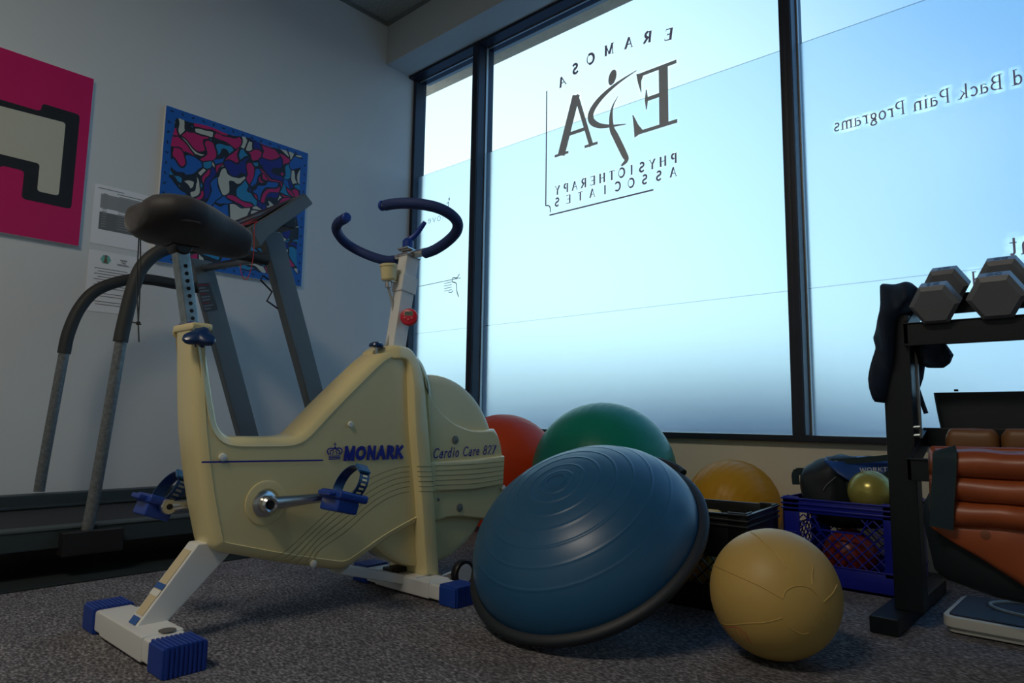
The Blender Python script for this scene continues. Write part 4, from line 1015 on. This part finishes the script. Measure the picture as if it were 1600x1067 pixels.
# ---------------------------------------------------------------- exercise balls
def sphere(c, r, seg=64, rings=40, fn=None):
    mb = MB(); c = Vector(c); vs = []; fs = []
    for i in range(1, rings):
        th = PI*i/rings
        for k in range(seg):
            ph = 2*PI*k/seg; d = Vector((math.sin(th)*math.cos(ph), math.sin(th)*math.sin(ph), math.cos(th)))
            vs.append(c+d*(fn(d) if fn else r))
    vs += [c+Vector((0, 0, fn(Vector((0, 0, 1))) if fn else r)), c-Vector((0, 0, fn(Vector((0, 0, -1))) if fn else r))]
    t, b = len(vs)-2, len(vs)-1
    for i in range(rings-2):
        for k in range(seg): fs.append((i*seg+k, i*seg+(k+1) % seg, (i+1)*seg+(k+1) % seg, (i+1)*seg+k))
    for k in range(seg): fs += [(t, k, (k+1) % seg), (b, (rings-2)*seg+(k+1) % seg, (rings-2)*seg+k)]
    return mb.add(vs, fs)
def ridged(axis, r, n, amp, width=.16, lo=-1., hi=1.):
    ax = Vector(axis).normalized()
    def f(d):
        t = math.acos(max(-1, min(1, d.dot(ax))))/PI
        ph = (t*n) % 1.; g = math.exp(-((ph-.5)/width)**2)
        return r+amp*g
    return f
def ball(name, c, r, m, label, axis, n, amp, seg=96, valve=None):
    o = sphere(c, r, seg, seg, ridged(axis, r, n, amp, .12)).build(name, m, angle=180)
    tag(o, label, 'ball', None)
    o.location.z += .001
    if valve:
        v = Vector(valve).normalized(); MB().lathe([(.009, -.002), (.009, .0015), (.006, .003), (0, .003)], Vector(c)+v*r, v, 16).build('valve_plug', mat('valve_grey', (.35, .35, .3), .5), o)
    return o
ball('exercise_ball', (-1.652, 2.432, .308), .306, M_green, 'large green exercise ball against the wall below the window', (1, .15, .2), 26, .0010, 128)
ball('exercise_ball', (-2.262, 2.465, .282), .280, M_redb, 'orange-red exercise ball half hidden behind the bike flywheel cover', (1, -.3, .3), 22, .0010)
ball('exercise_ball', (-1.222, 2.742, .192), .190, M_yb, 'amber yellow exercise ball behind the black crate', (1, -.35, -.15), 19, .0016, 128, valve=(-.62, -.72, .50))

# ochre medicine ball with moulded seams
vc, vr = Vector((-.622, 1.610, .145)), .1435
vb = sphere(vc, vr, 80, 50).build('medicine_ball', M_vb, angle=180); vb.location.z += .001
tag(vb, 'ochre yellow rubber ball with moulded seams on the carpet in front of the blue crate', 'ball')
def on_ball(px, py):
    d = (CF+CR*((px-800)/FPX)-CU*((py-533.5)/FPX)).normalized(); o = CAM-vc; b = o.dot(d); q = b*b-(o.dot(o)-vr*vr)
    q = max(q, 0); return CAM+d*(-b-math.sqrt(q))-vc
def seam(pts, m_, nm, w=.0016, smooth=10):
    ps = catmull([Vector(on_ball(*p)) for p in pts], smooth)
    ps = [vc+Vector((0, 0, .001))+p.normalized()*(vr-.0004) for p in ps]
    MB().tube(ps, w, 6).build(nm, m_, vb)
seam([(1224, 936), (1228, 925), (1240, 918), (1255, 917), (1268, 922), (1277, 932)], M_vb, 'raised_seam')
seam([(1232, 980), (1243, 988), (1255, 992), (1264, 990)], M_vb, 'raised_seam')
seam([(1115, 884), (1150, 900), (1190, 918), (1223, 937)], M_vb, 'raised_seam')
seam([(1174, 833), (1195, 850), (1215, 868), (1228, 888)], M_vb, 'raised_seam')
seam([(1122, 972), (1160, 976), (1195, 974), (1222, 967)], M_vb, 'raised_seam')
seam([(1308, 915), (1300, 930), (1287, 942)], M_vb, 'raised_seam')
seam([(1271, 884), (1269, 900), (1270, 915)], M_vb, 'raised_seam')
seam([(1287, 970), (1295, 975), (1305, 978)], M_vb, 'raised_seam')
for k in range(5):
    seam([(1132+k*8, 982+k*1.5), (1139+k*8, 994+k*2), (1150+k*7, 1010+k)], M_red, 'red_logo_mark', .0011)
seam([(1132, 982), (1146, 981), (1158, 985), (1166, 996), (1172, 1006)], M_red, 'red_logo_mark', .0012)

# ---------------------------------------------------------------- half-ball balance trainer, leaning
BC = Vector((-1.091, 1.516, .214)); BN = Vector((-.017, -.595, .804)).normalized()
bt = thing('balance_trainer', (BC.x, BC.y, 0), 'large blue half-ball balance trainer tipped up on its black platform rim', 'balance trainer')
R0_ = .312; prof = []
Hh = .192
for k in range(90):
    t = k/89; a = t*PI/2
    r = R0_*math.cos(a)**.92 if t < 1 else 0; h = .012+Hh*math.sin(a)**1.05
    s_ = math.hypot(R0_-r, h)/.36
    prof.append((r, h))
# concentric ridges, spaced along the dome
rid = [.045, .075, .115, .155, .195, .235, .272]
prof2 = []
for r, h in [(np.interp(t, [p[0] for p in prof[::-1]], [p[0] for p in prof[::-1]]), 0) for t in []]: pass
rr = sorted(set([p[0] for p in prof]+[x+d for x in rid for d in (-.004, -.002, 0, .002, .004)]), reverse=True)
pr_ = sorted(prof)
for r in rr:
    h = float(np.interp(r, [p[0] for p in pr_], [p[1] for p in pr_]))
    g = sum(math.exp(-((r-x)/.0022)**2) for x in rid)*.0013
    prof2.append((r, h+g))
MB().lathe([(R0_+.002, .0)]+prof2, BC, BN, 120).build('inflated_dome', M_bosu, bt, angle=60)
pl_ = MB().lathe([(0, -.045), (.24, -.045), (.295, -.038), (.322, -.020), (.3345, -.004), (.3350, .004), (.331, .010), (.322, .014), (.314, .014), (.310, .008), (0, .004)], BC, BN, 96)
plat = pl_.build('platform', M_bosub, bt, angle=40)
# recessed side grip near the top of the rim
gx = BN.cross(Vector((0, 0, 1))).normalized(); gy = BN.cross(gx).normalized(); gy = gy if gy.z > 0 else -gy
hd = []
for k in range(9):
    a = math.radians(-17+34*k/8)+math.radians(12); rad = .346-.008*((k-4)/4)**2; hd.append(BC+BN*(.004)+(gy*math.cos(a)+(-gx if gx.x < 0 else gx)*math.sin(a))*rad)
MB().tube(hd, .012, 10, smooth=3, flat=.8).build('side_grip', M_bosub, plat)
# centre dimple ring of the dome
MB().lathe([(.026, .0), (.0275, .0018), (.029, .0)], BC+BN*(Hh+.0115), BN, 40).build('centre_ring', M_bosu, bt)

# ---------------------------------------------------------------- crates
def crate(name, M, w, d, h, m_, label, ltop=.80, hole=True):
    t = thing(name, M.translation, label, 'crate')
    def bx(mb, lo, hi, bev=.0015): mb.box(lo, hi, bev, M)
    th = .006; s = MB()
    bx(s, (0, 0, 0), (w, d, .010))                              # floor
    for zz in (h-.010, h-.026, h-.042):                         # ribs of the rim
        for lo, hi in (((-.005, -.005), (w+.005, .004)), ((-.005, d-.004), (w+.005, d+.005)), ((-.005, 0), (.004, d)), ((w-.004, 0), (w+.005, d))):
            bx(s, (lo[0], lo[1], zz), (hi[0], hi[1], zz+.006))
    for zz in (h*.58, h*.24):
        for lo, hi in (((-.003, -.003), (w+.003, .003)), ((-.003, d-.003), (w+.003, d+.003)), ((-.003, 0), (.003, d)), ((w-.003, 0), (w+.003, d))):
            if zz > h*.5:
                bx(s, (lo[0], lo[1], zz), (lo[0]+(.05 if hi[0]-lo[0] > .1 else hi[0]-lo[0]), lo[1]+(.05 if hi[1]-lo[1] > .1 else hi[1]-lo[1]), zz+.004))
            else: bx(s, (lo[0], lo[1], zz), (hi[0], hi[1], zz+.005))
    # solid lower skirt, corner panels, upper band
    for (lo, hi) in (((0, 0), (w, th)), ((0, d-th), (w, d)), ((0, 0), (th, d)), ((w-th, 0), (w, d))):
        bx(s, (lo[0], lo[1], 0), (hi[0], hi[1], h*.24))
        horizontal = hi[0]-lo[0] > .1
        bx(s, (lo[0], lo[1], h*(ltop+.02) if horizontal and hole else h*(ltop-.02)), (hi[0], hi[1], h-.004))
        cw2 = .055
        if horizontal:
            bx(s, (lo[0], lo[1], h*.2), (lo[0]+cw2, hi[1], h)); bx(s, (hi[0]-cw2, lo[1], h*.2), (hi[0], hi[1], h))
        else:
            bx(s, (lo[0], lo[1], h*.2), (hi[0], lo[1]+cw2, h)); bx(s, (lo[0], hi[1]-cw2, h*.2), (hi[0], hi[1], h))
    s.build('shell', m_, t, angle=30)
    for side, L_ in (('f', w), ('b', w), ('l', d), ('r', d)):
        mb = MB(); a0, a1 = .05, L_-.05; z0, z1 = h*.24, h*ltop; sp_ = .036
        hx0, hx1, hz = L_*.5-.085, L_*.5+.085, h*.64
        def put(u, v, off=0.):
            if side == 'f': q = Vector((u, .003+off, v))
            elif side == 'b': q = Vector((u, d-.003+off, v))
            elif side == 'l': q = Vector((.003+off, u, v))
            else: q = Vector((w-.003+off, u, v))
            return M @ q
        for dr in (1, -1):
            k = -20
            while k < 40:
                u0_ = a0+k*sp_; k += 1
                pts = []
                for v in np.linspace(z0, z1, 24):
                    u = u0_+(v-z0)*dr*1.0
                    inside = a0 <= u <= a1 and not (hole and hx0+.02 < u < hx1-.02 and v > hz) and not (v > hz and (hx0 < u < hx0+.021 and (v-hz) > (u-hx0)*0-1 and u > hx0 and False))
                    if inside: pts.append((u, v))
                    else:
                        if len(pts) > 1: mb.tube([put(*pts[0], .0006*dr), put(*pts[-1], .0006*dr)], .0024, 5)
                        pts = []
                if len(pts) > 1: mb.tube([put(*pts[0], .0006*dr), put(*pts[-1], .0006*dr)], .0024, 5)
        for a, b in () if not hole else (((hx0, h*.80), (hx0+.022, hz)), ((hx0+.022, hz), (hx1-.022, hz)), ((hx1-.022, hz), (hx1, h*.80))): mb.tube([put(*a), put(*b)], .0034, 6)
        mb.build('lattice_side', m_, t)
    return t
M1 = Matrix.Translation((-.897, 2.42, 0))
crate('milk_crate', M1, .368, .33, .287, M_crateb, 'blue plastic milk crate with diamond lattice sides beside the dumbbell rack')
M2 = Matrix.Translation((-1.125, 1.855, 0)) @ Matrix.Rotation(math.radians(6), 4, 'Z')
cr2 = crate('milk_crate', M2, .325, .325, .282, M_cratek, 'black plastic milk crate between the blue balance trainer and the blue crate', ltop=.56, hole=False)
# yellow foam block inside the black crate, green item
tag(MB().box((.05, .06, .012), (.19, .20, .262), .012, M2, 3).build('foam_block', mat('yellow_foam', (.60, .33, .03), .7)), 'yellow foam block standing inside the black crate', 'foam block')
tag(MB().box((.20, .05, .012), (.30, .16, .10), .02, M2, 3).build('foam_roll', mat('bright_green_foam', (.01, .38, .16), .6)), 'small green piece showing through the black crate lattice', 'foam piece')
# things in the blue crate
tag(sphere((-.715, 2.530, .098), .086, 40, 26).build('soft_ball', M_maroon, angle=180), 'dark red ball inside the blue crate, seen through its lattice', 'ball')
gb = P(1361, 769, 1, 2.500); tag(sphere(gb, .0715, 40, 26).build('soft_ball', M_gold, angle=180), 'small shiny olive-gold ball resting on top of the blue crate', 'ball')
# gym bag lying in the crate
def blob(rings_def, n=36, e=.7, nz=0., sc=9, off=(0, 0, 0)):
    rings = []
    for (x, yc, zc, hy, hz) in rings_def:
        r = []
        for a in np.linspace(0, 2*PI, n, endpoint=False):
            c, s_ = math.cos(a), math.sin(a)
            q = Vector((x, yc+hy*abs(c)**e*(1 if c > 0 else -1), zc+hz*abs(s_)**e*(1 if s_ > 0 else -1)))
            if nz: q += noise.noise_vector(q*sc+Vector(off))*nz
            r.append(q)
        rings.append(r)
    return MB().loft(rings)
def interp_rings(keys, n):
    K = np.array(keys); t = np.linspace(K[0, 0], K[-1, 0], n)
    return [(x, *[float(np.interp(x, K[:, 0], K[:, j])) for j in range(1, 5)]) for x in t]
bagt = thing('gym_bag', (-.70, 2.64, .20), 'black and blue nylon gym bag stuffed into the top of the blue crate', 'bag')
kb_ = [(-.892, 2.63, .335, .02, .03), (-.888, 2.63, .330, .07, .045), (-.86, 2.61, .300, .115, .088), (-.80, 2.61, .300, .120, .116), (-.76, 2.61, .302, .120, .126), (-.72, 2.625, .300, .105, .124), (-.66, 2.665, .300, .075, .124), (-.60, 2.67, .300, .07, .122), (-.552, 2.67, .30, .06, .10), (-.545, 2.67, .30, .03, .04)]
blob(interp_rings(kb_, 40), 36, .65, .010, 14).build('bag_body', M_bag, bagt, angle=80)
bp_ = MB(); vs = []
rows = [((-.800, 2.585, .418), (-.55, 2.645, .425)), ((-.780, 2.515, .405), (-.55, 2.592, .405)), ((-.735, 2.495, .365), (-.55, 2.582, .362)), ((-.70, 2.490, .348), (-.55, 2.580, .338))]
g = []
for a, b in rows:
    for k in range(13): q = Vector(a).lerp(Vector(b), k/12); q += noise.noise_vector(q*18)*.006; g.append(q+Vector((0, -.004, .004)))
bp_.add(g, [(i*13+k, i*13+k+1, (i+1)*13+k+1, (i+1)*13+k) for i in range(3) for k in range(12)])
bpan = bp_.build('blue_panel', M_bagb, bagt, angle=80)
md = bpan.modifiers.new('s', 'SOLIDIFY'); md.thickness = .004
wt = MB(); q0, q1 = P(1345, 737, 1, 2.522), P(1388, 736, 1, 2.545)
text(wt, 'WORKT', lambda u, v, d=0.: q0+(q1-q0).normalized()*u+Vector((0, -d-.012, v)), .013, .2, .17, width=(q1-q0).length)
wt.build('bag_lettering', mat('silver_print', (.55, .58, .60), .5), bagt, smooth=False)
sp2 = MB()
def flatstrap(mb, pts, w, up=(0, 0, 1), th=.003, smooth=5):
    ps = catmull([Vector(p) for p in pts], smooth); vs = []
    for i, p in enumerate(ps):
        t = (ps[min(len(ps)-1, i+1)]-ps[max(0, i-1)]).normalized(); wv = t.cross(Vector(up)).normalized(); nv = wv.cross(t).normalized()
        for a, b in ((-1, -1), (1, -1), (1, 1), (-1, 1)): vs.append(p+wv*a*w/2+nv*b*th/2)
    n = len(ps); fs = [(i*4+j, i*4+(j+1) % 4, i*4+4+(j+1) % 4, i*4+4+j) for i in range(n-1) for j in range(4)]+[(0, 1, 2, 3), tuple((n-1)*4+j for j in (3, 2, 1, 0))]
    mb.add(vs, fs); return mb
flatstrap(sp2, [P(1300, 722, 1, 2.53), P(1345, 719, 1, 2.53), P(1400, 714, 1, 2.53)], .02, (0, 1, 0))
flatstrap(sp2, [P(1398, 732, 1, 2.560), P(1375, 748, 1, 2.548), P(1348, 757, 1, 2.525), P(1322, 757, 1, 2.50)], .018, (0, 1, 0))
flatstrap(sp2, [P(1244, 757, 1, 2.54), P(1244, 738, 1, 2.54), P(1262, 738, 1, 2.56)], .026, (0, 1, 0))
sp2.build('bag_strap', M_strap, bagt)
zl = MB(); zl.tube([P(1297, 728, 1, 2.53), P(1303, 720, 1, 2.53), P(1312, 722, 1, 2.53)], .0022, 6, smooth=4); zl.tube([P(1306, 745, 1, 2.49), P(1292, 757, 1, 2.488), P(1286, 766, 1, 2.488)], .0012, 5, smooth=3)
zl.build('zip_pull', M_chrome if 0 else mat('grey_piping', (.25, .27, .28), .5), bagt)

# ---------------------------------------------------------------- dumbbell rack
rk = thing('dumbbell_rack', (.2, 2.2, 0), 'black steel dumbbell rack at the right photo edge holding grey hex dumbbells', 'rack')
MB().box((-.487, 2.095, .045), (-.418, 2.155, .84), .003).build('rack_post', M_rack, rk)
MB().box((.92, 2.095, .045), (.99, 2.155, .84), .003).build('rack_post', M_rack, rk)
for x0_ in (-.523, .90):
    MB().box((x0_, 1.985, 0), (x0_+.068, 2.62, .044), .004).build('rack_foot', M_rack, rk)
# upper tray: two rails and an end plate
f0, f1 = P(1410, 505, 1, 2.075), P(1410, 541, 1, 2.075)
MB().box((f0.x-.0, 2.075, f1.z), (1.0, 2.09, f0.z), .002).build('front_rail', M_rack, rk)
MB().box((f0.x, 2.075, f0.z-.006), (1.0, 2.115, f0.z), .001).build('front_rail_lip', M_rack, rk)
MB().box((-.43, 2.255, .855), (1.0, 2.27, .912), .002).build('rear_rail', M_rack, rk)
MB().prism([(2.075, .755), (2.27, .85), (2.27, .905), (2.075, .812)], 0, -.428, -.416, .001).build('rail_end_plate', M_rack, rk)
MB().box((-.424, 2.157, .50), (-.413, 2.17, .80), .001).build('lit_edge_strip', mat('lit_edge_paint', (.5, .5, .46), .5), rk)  # pale strip painting the lit edge of the post
# lower tray
l0, l1 = P(1425, 716, 1, 2.02), P(1425, 751, 1, 2.02)
MB().box((-.425, 2.02, l1.z), (1.0, 2.035, l0.z), .002).build('front_rail', M_rack, rk)
l2, l3 = P(1440, 668, 1, 2.24), P(1440, 697, 1, 2.24)
MB().box((-.425, 2.24, l3.z), (1.0, 2.255, l2.z), .002).build('rear_rail', M_rack, rk)
MB().prism([(2.02, l1.z), (2.255, l3.z), (2.255, l2.z), (2.02, l0.z)], 0, -.428, -.414, .001).build('rail_end_plate', M_rack, rk)
MB().box((-.42, 2.015, l0.z-.004), (1.0, 2.06, l0.z), .001).build('front_rail_lip', M_rack, rk)
bl_ = MB(); 
for pz in (668, 681): bl_.tube([P(1420, pz, 1, 2.10), P(1438, pz-1, 1, 2.10)], .005, 8)
bl_.build('bolt', M_galv, rk)
# dumbbells lie front to back over the two rails
slope = Vector((0, .195, .093)).normalized()
def hexhead(mb, c, d, r, th):
    z = d; x = Vector((1, 0, 0)); y = z.cross(x).normalized(); y = y if y.z > 0 else -y
    prof_ = [(r*.80, 0), (r, .010), (r, th-.010), (r*.80, th)]; vs = []
    for rr_, h in prof_:
        for k in range(6):
            a = PI/3*k; vs.append(c+z*h+(x*math.cos(a)+y*math.sin(a))*rr_)
    fs = [(i*6+k, i*6+(k+1) % 6, (i+1)*6+(k+1) % 6, (i+1)*6+k) for i in range(3) for k in range(6)]+[tuple(range(6))[::-1], tuple(18+k for k in range(6))]
    mb.add(vs, fs)
h1 = P(1459, 478, 1, 2.035); r1_ = .0585; h1b = P(1487, 450, 1, 2.20); slope = Vector((0, h1b.y-h1.y, h1b.z-h1.z)).normalized(); DL = math.hypot(h1b.y-h1.y, h1b.z-h1.z)-.0
L2 = P(1487, 451, 1, 2.26)
DB = [(h1.x, 'grey hex dumbbell nearest the rack post, under the jacket edge'), (P(1556, 472, 1, 2.035).x, 'grey hex dumbbell second from the rack post')]
zf = P(1459, 478, 1, 2.035).z
for i, (x, lab) in enumerate(DB):
    rr_ = r1_ if i == 0 else .0635
    c0 = Vector((x, 2.030, zf+(rr_-r1_)*.9)); t = thing('dumbbell', c0, lab, 'dumbbell', None)
    for e_ in (0, 1):
        mb = MB(); hexhead(mb, c0+slope*(DL*e_), slope, rr_, .062); hd_ = mb.build('hex_head', M_db, t, smooth=False)
        if e_ == 0 or True:
            y_ = slope.cross(Vector((1, 0, 0))).normalized(); y_ = y_ if y_.z > 0 else -y_
            top = c0+slope*(DL*e_+.018)+y_*(rr_*.866+.0004)
            mb = MB(); text(mb, '20' if i else '12', lambda u, v, d=0.: top+Vector((1, 0, 0))*(u-.016)+slope*v+y_*d, .026, .2, .2, width=.032)
            mb.build('weight_marking', M_blk, hd_, smooth=False)
    MB().tube([c0+slope*.055, c0+slope*(DL+.005)], .016, 16).build('handle', M_chrome, t)
for x, lab in ((.16, 'a'),): pass

# jacket hung over the rack post
def draped(name, rows, y0, dy, m_, label, cat, nz=.008, parent=None):
    """rows: (z, x left, x right, y centre, half depth)"""
    K = np.array(rows); zs = np.linspace(K[0, 0], K[-1, 0], 40); rings = []
    for z in zs:
        j = [float(np.interp(z, K[::-1, 0] if K[0, 0] > K[-1, 0] else K[:, 0], (K[::-1] if K[0, 0] > K[-1, 0] else K)[:, c])) for c in range(1, 5)]
        xl, xr, yc, hd2 = j; r = []
        for a in np.linspace(0, 2*PI, 40, endpoint=False):
            c, s_ = math.cos(a), math.sin(a)
            q = Vector(((xl+xr)/2+(xr-xl)/2*abs(c)**.8*(1 if c > 0 else -1), yc+hd2*abs(s_)**.8*(1 if s_ > 0 else -1), z))
            q.y += .018*math.sin(q.x*95+z*14)*(1 if s_ < 0 else .4)
            q += noise.noise_vector(Vector((q.x*12, q.y*12, q.z*6)))*nz
            r.append(q)
        rings.append(r)
    return MB().loft(rings)
def jrow(py, pl, pr, y, hd2):
    a = P(pl, py, 1, y); b = P(pr, py, 1, y); return (a.z, a.x, b.x, y, hd2)
jk = thing('jacket', (-.45, 2.1, .55), 'dark navy jacket draped over the top of the dumbbell rack post', 'jacket')
rows = [jrow(447, 1381, 1412, 2.16, .02), jrow(450, 1379, 1428, 2.15, .045), jrow(458, 1379, 1437, 2.14, .06), jrow(478, 1380, 1432, 2.13, .075), jrow(492, 1379, 1416, 2.12, .08), jrow(505, 1372, 1408, 2.12, .08), jrow(530, 1366, 1404, 2.12, .08), jrow(545, 1370, 1402, 2.12, .08), jrow(570, 1367, 1398, 2.12, .08), jrow(595, 1364, 1394, 2.12, .078), jrow(610, 1365, 1391, 2.12, .07), jrow(626, 1369, 1388, 2.12, .05), jrow(628, 1371, 1387, 2.12, .04)]
draped('j', rows, 0, 0, M_jack, '', '', .006).build('jacket_body', M_jack, jk, angle=70)
rows = [jrow(536, 1422, 1474, 2.17, .03), jrow(548, 1424, 1484, 2.17, .035), jrow(557, 1430, 1491, 2.17, .035), jrow(568, 1438, 1485, 2.17, .03), jrow(574, 1452, 1474, 2.17, .02)]
draped('j', rows, 0, 0, M_jack, '', '', .004).build('sleeve', M_jack, jk, angle=70)
rows = [jrow(530, 1417, 1446, 2.21, .03), jrow(560, 1419, 1446, 2.21, .03), jrow(590, 1420, 1441, 2.21, .025), jrow(608, 1421, 1436, 2.21, .02), jrow(630, 1424, 1434, 2.21, .015), jrow(648, 1425, 1431, 2.21, .01)]
draped('j', rows, 0, 0, M_jack, '', '', .003).build('sleeve', M_jack, jk, angle=70)
cd3 = MB(); cd3.tube([P(1434, 608, 1, 2.20), P(1442, 632, 1, 2.20), P(1447, 646, 1, 2.20)], .006, 8); cd3.build('draw_tab', M_jack, jk)

# ---------------------------------------------------------------- weights hung on the lower tray
def quilt(name, x0, x1, y, zs, bulge, m_, parent, bottom=None, n=46):
    """horizontal puffed rolls; zs from top to bottom"""
    rows = []
    seg = len(zs)-1
    for i in range(seg):
        for k in range(9):
            t = k/8
            if i and k == 0: continue
            rows.append((zs[i]+(zs[i+1]-zs[i])*t, bulge[i]*math.sin(PI*t)**.6 if bulge[i] else .0))
    g = []
    for r, (z, b) in enumerate(rows):
        for k in range(n):
            u = k/(n-1); x = x0+(x1-x0)*u; e = min(1, u/.05)**.5
            zz = z
            if bottom and z < zs[-2]:
                f = (zs[-2]-z)/(zs[-2]-zs[-1]); zz = zs[-2]-f*(zs[-2]-bottom(x))
            q = Vector((x, y-b*e-.004, zz)); q += noise.noise_vector(q*13)*.005; g.append(q)
    m_rows = len(rows)
    mb = MB().add(g, [(i*n+k, i*n+k+1, (i+1)*n+k+1, (i+1)*n+k) for i in range(m_rows-1) for k in range(n-1)])
    o = mb.build(name, m_, parent, angle=80)
    s_ = o.modifiers.new('s', 'SOLIDIFY'); s_.thickness = .010; s_.offset = 0
    return o
YW = 1.985
zz = [P(1500, v, 1, YW).z for v in (703, 745, 782, 819, 868)]
xL = P(1456, 760, 1, YW).x
wt_ = thing('ankle_weight', (xL+.3, YW, zz[-1]), 'orange ribbed vinyl ankle weight with dark strap hung over the lower rack rail', 'ankle weight')
quilt('ribbed_cover', xL, xL+.46, YW, zz, [.030, .028, .028, .006], M_org, wt_, bottom=lambda x: zz[-2]-.015-.14*min(1, (x-xL)/.22))
ro = MB(); ro.tube([(xL+.003, YW+.010, zz[0]-.006), (xL+.2, YW+.012, zz[0]-.004), (xL+.46, YW+.012, zz[0]-.004)], .014, 12); ro.build('folded_top', M_org, wt_)
stp = MB(); flatstrap(stp, [P(1476, 701, 1, YW-.02), P(1476, 712, 1, YW-.045), P(1475, 745, 1, YW-.045), P(1472, 790, 1, YW-.045), P(1471, 825, 1, YW-.04)], .05, (0, 1, 0)); 
stp.build('strap', M_strap, wt_)
rv = P(1540, 836, 1, YW-.012); MB().lathe([(.011, -.003), (.011, .002), (.006, .003), (0, .003)], rv, (0, -1, 0), 20).build('snap_button', mat('dark_snap', (.22, .07, .03), .4), wt_)
# dark pouch below
pc = [(zz[-2]-.005, P(1458, 828, 1, YW).x), ]
pt2 = thing('pouch', (-.2, 2.03, .2), 'black fabric pouch hanging under the orange ankle weight', 'pouch')
K_ = [(P(1445, 860, 1, 2.04).x, 2.06, .30, .02, .04), (P(1450, 860, 1, 2.04).x, 2.06, .27, .04, .09), (P(1475, 860, 1, 2.04).x, 2.05, .265, .05, .115), (-.25, 2.05, .24, .05, .11), (-.1, 2.05, .215, .05, .10), (.10, 2.05, .21, .05, .10), (.12, 2.05, .21, .02, .05)]
blob(interp_rings(K_, 30), 36, .7, .012, 9).build('pouch_body', M_bag, pt2, angle=80)
# black bag standing behind and brown weight in front of it
yb_ = 2.30
a, b = P(1460, 612, 1, yb_), P(1472, 672, 1, yb_)
bk_ = thing('carry_case', ((a.x+.2), yb_, b.z), 'flat black fabric case standing on the lower rack tray behind the weights', 'case')
cs = MB(); zt3 = a.z; rr2 = []
for z, xl in ((b.z-.06, b.x+.004), (b.z, b.x), ((a.z+b.z)/2, (a.x+b.x)/2-.001), (a.z-.012, a.x+.001), (a.z, a.x)):
    r = []
    hw = (xl, .62)
    for (x, y) in fillet([(hw[0], yb_-.028), (hw[1], yb_-.028), (hw[1], yb_+.028), (hw[0], yb_+.028)], .015, 3): r.append(Vector((x, y, z+.004*math.sin(x*20))))
    rr2.append(r)
cs.loft(rr2).build('case_body', M_bag, bk_)
MB().box((P(1491, 609, 1, yb_).x, yb_-.006, zt3), (P(1497, 609, 1, yb_).x, yb_+.006, zt3+.006), .001).build('zip_tab', M_cord, bk_)
yc_ = 2.20
z1_, z0_ = P(1480, 667, 1, yc_).z, P(1480, 703, 1, yc_).z; x0_ = P(1479, 690, 1, yc_).x; xm_ = P(1563, 690, 1, yc_).x
bw = thing('ankle_weight', (x0_+.2, yc_, z0_), 'brown padded ankle weight lying on the lower rack tray behind the orange one', 'ankle weight')
for (xa_, xb_2) in ((x0_, xm_-.002), (xm_+.002, xm_+.20), (xm_+.204, xm_+.4)):
    kk = [(xa_, yc_, (z0_+z1_)/2-.01, .02, .02), (xa_+.01, yc_, (z0_+z1_)/2-.01, .035, (z1_-z0_)/2+.008), (xb_2-.01, yc_, (z0_+z1_)/2-.01, .035, (z1_-z0_)/2+.008), (xb_2, yc_, (z0_+z1_)/2-.01, .02, .02)]
    blob(interp_rings(kk, 16), 28, .6, .004, 14).build('padded_segment', M_brn, bw, angle=80)

# ---------------------------------------------------------------- bathroom scale
scx = thing('bathroom_scale', (-.2, 2.2, 0), 'flat white bathroom scale with black tread on the carpet under the rack', 'scale')
a = P(1470, 985, 2, .0); Msc = Matrix.Translation((P(1472, 975, 2, .02).x, 2.115, 0)) @ Matrix.Rotation(math.radians(-1), 4, 'Z')
sh = fillet([(0, 0), (.42, 0), (.42, .30), (0, .30)], .035, 6)
def plate_(poly, z0, z1, ins=0.):
    mb = MB().prism(poly if not ins else offset(poly, ins), 2, z0, z1, .004)
    mb.v = [tuple(Msc @ Vector(v)) for v in mb.v]; return mb
plate_(sh, .018, .046).build('scale_body', M_scale, scx)
plate_(sh, .004, .020, .010).build('scale_base', M_scale, scx)
plate_(sh, .045, .050, .014).build('tread', mat('navy_black_tread', (.010, .012, .03), .6), scx)
dl = MB().tube([Msc @ Vector((.21+.13*math.cos(a), .20+.09*math.sin(a), .052)) for a in np.linspace(0, 2*PI, 40, endpoint=False)], .005, 8, closed=True); dl.build('dial_ring', M_scale, scx)
mb = MB().box((.24, -.001, .006), (.29, .012, .014), .001, Msc); mb.build('foot_slot', M_dark, scx)
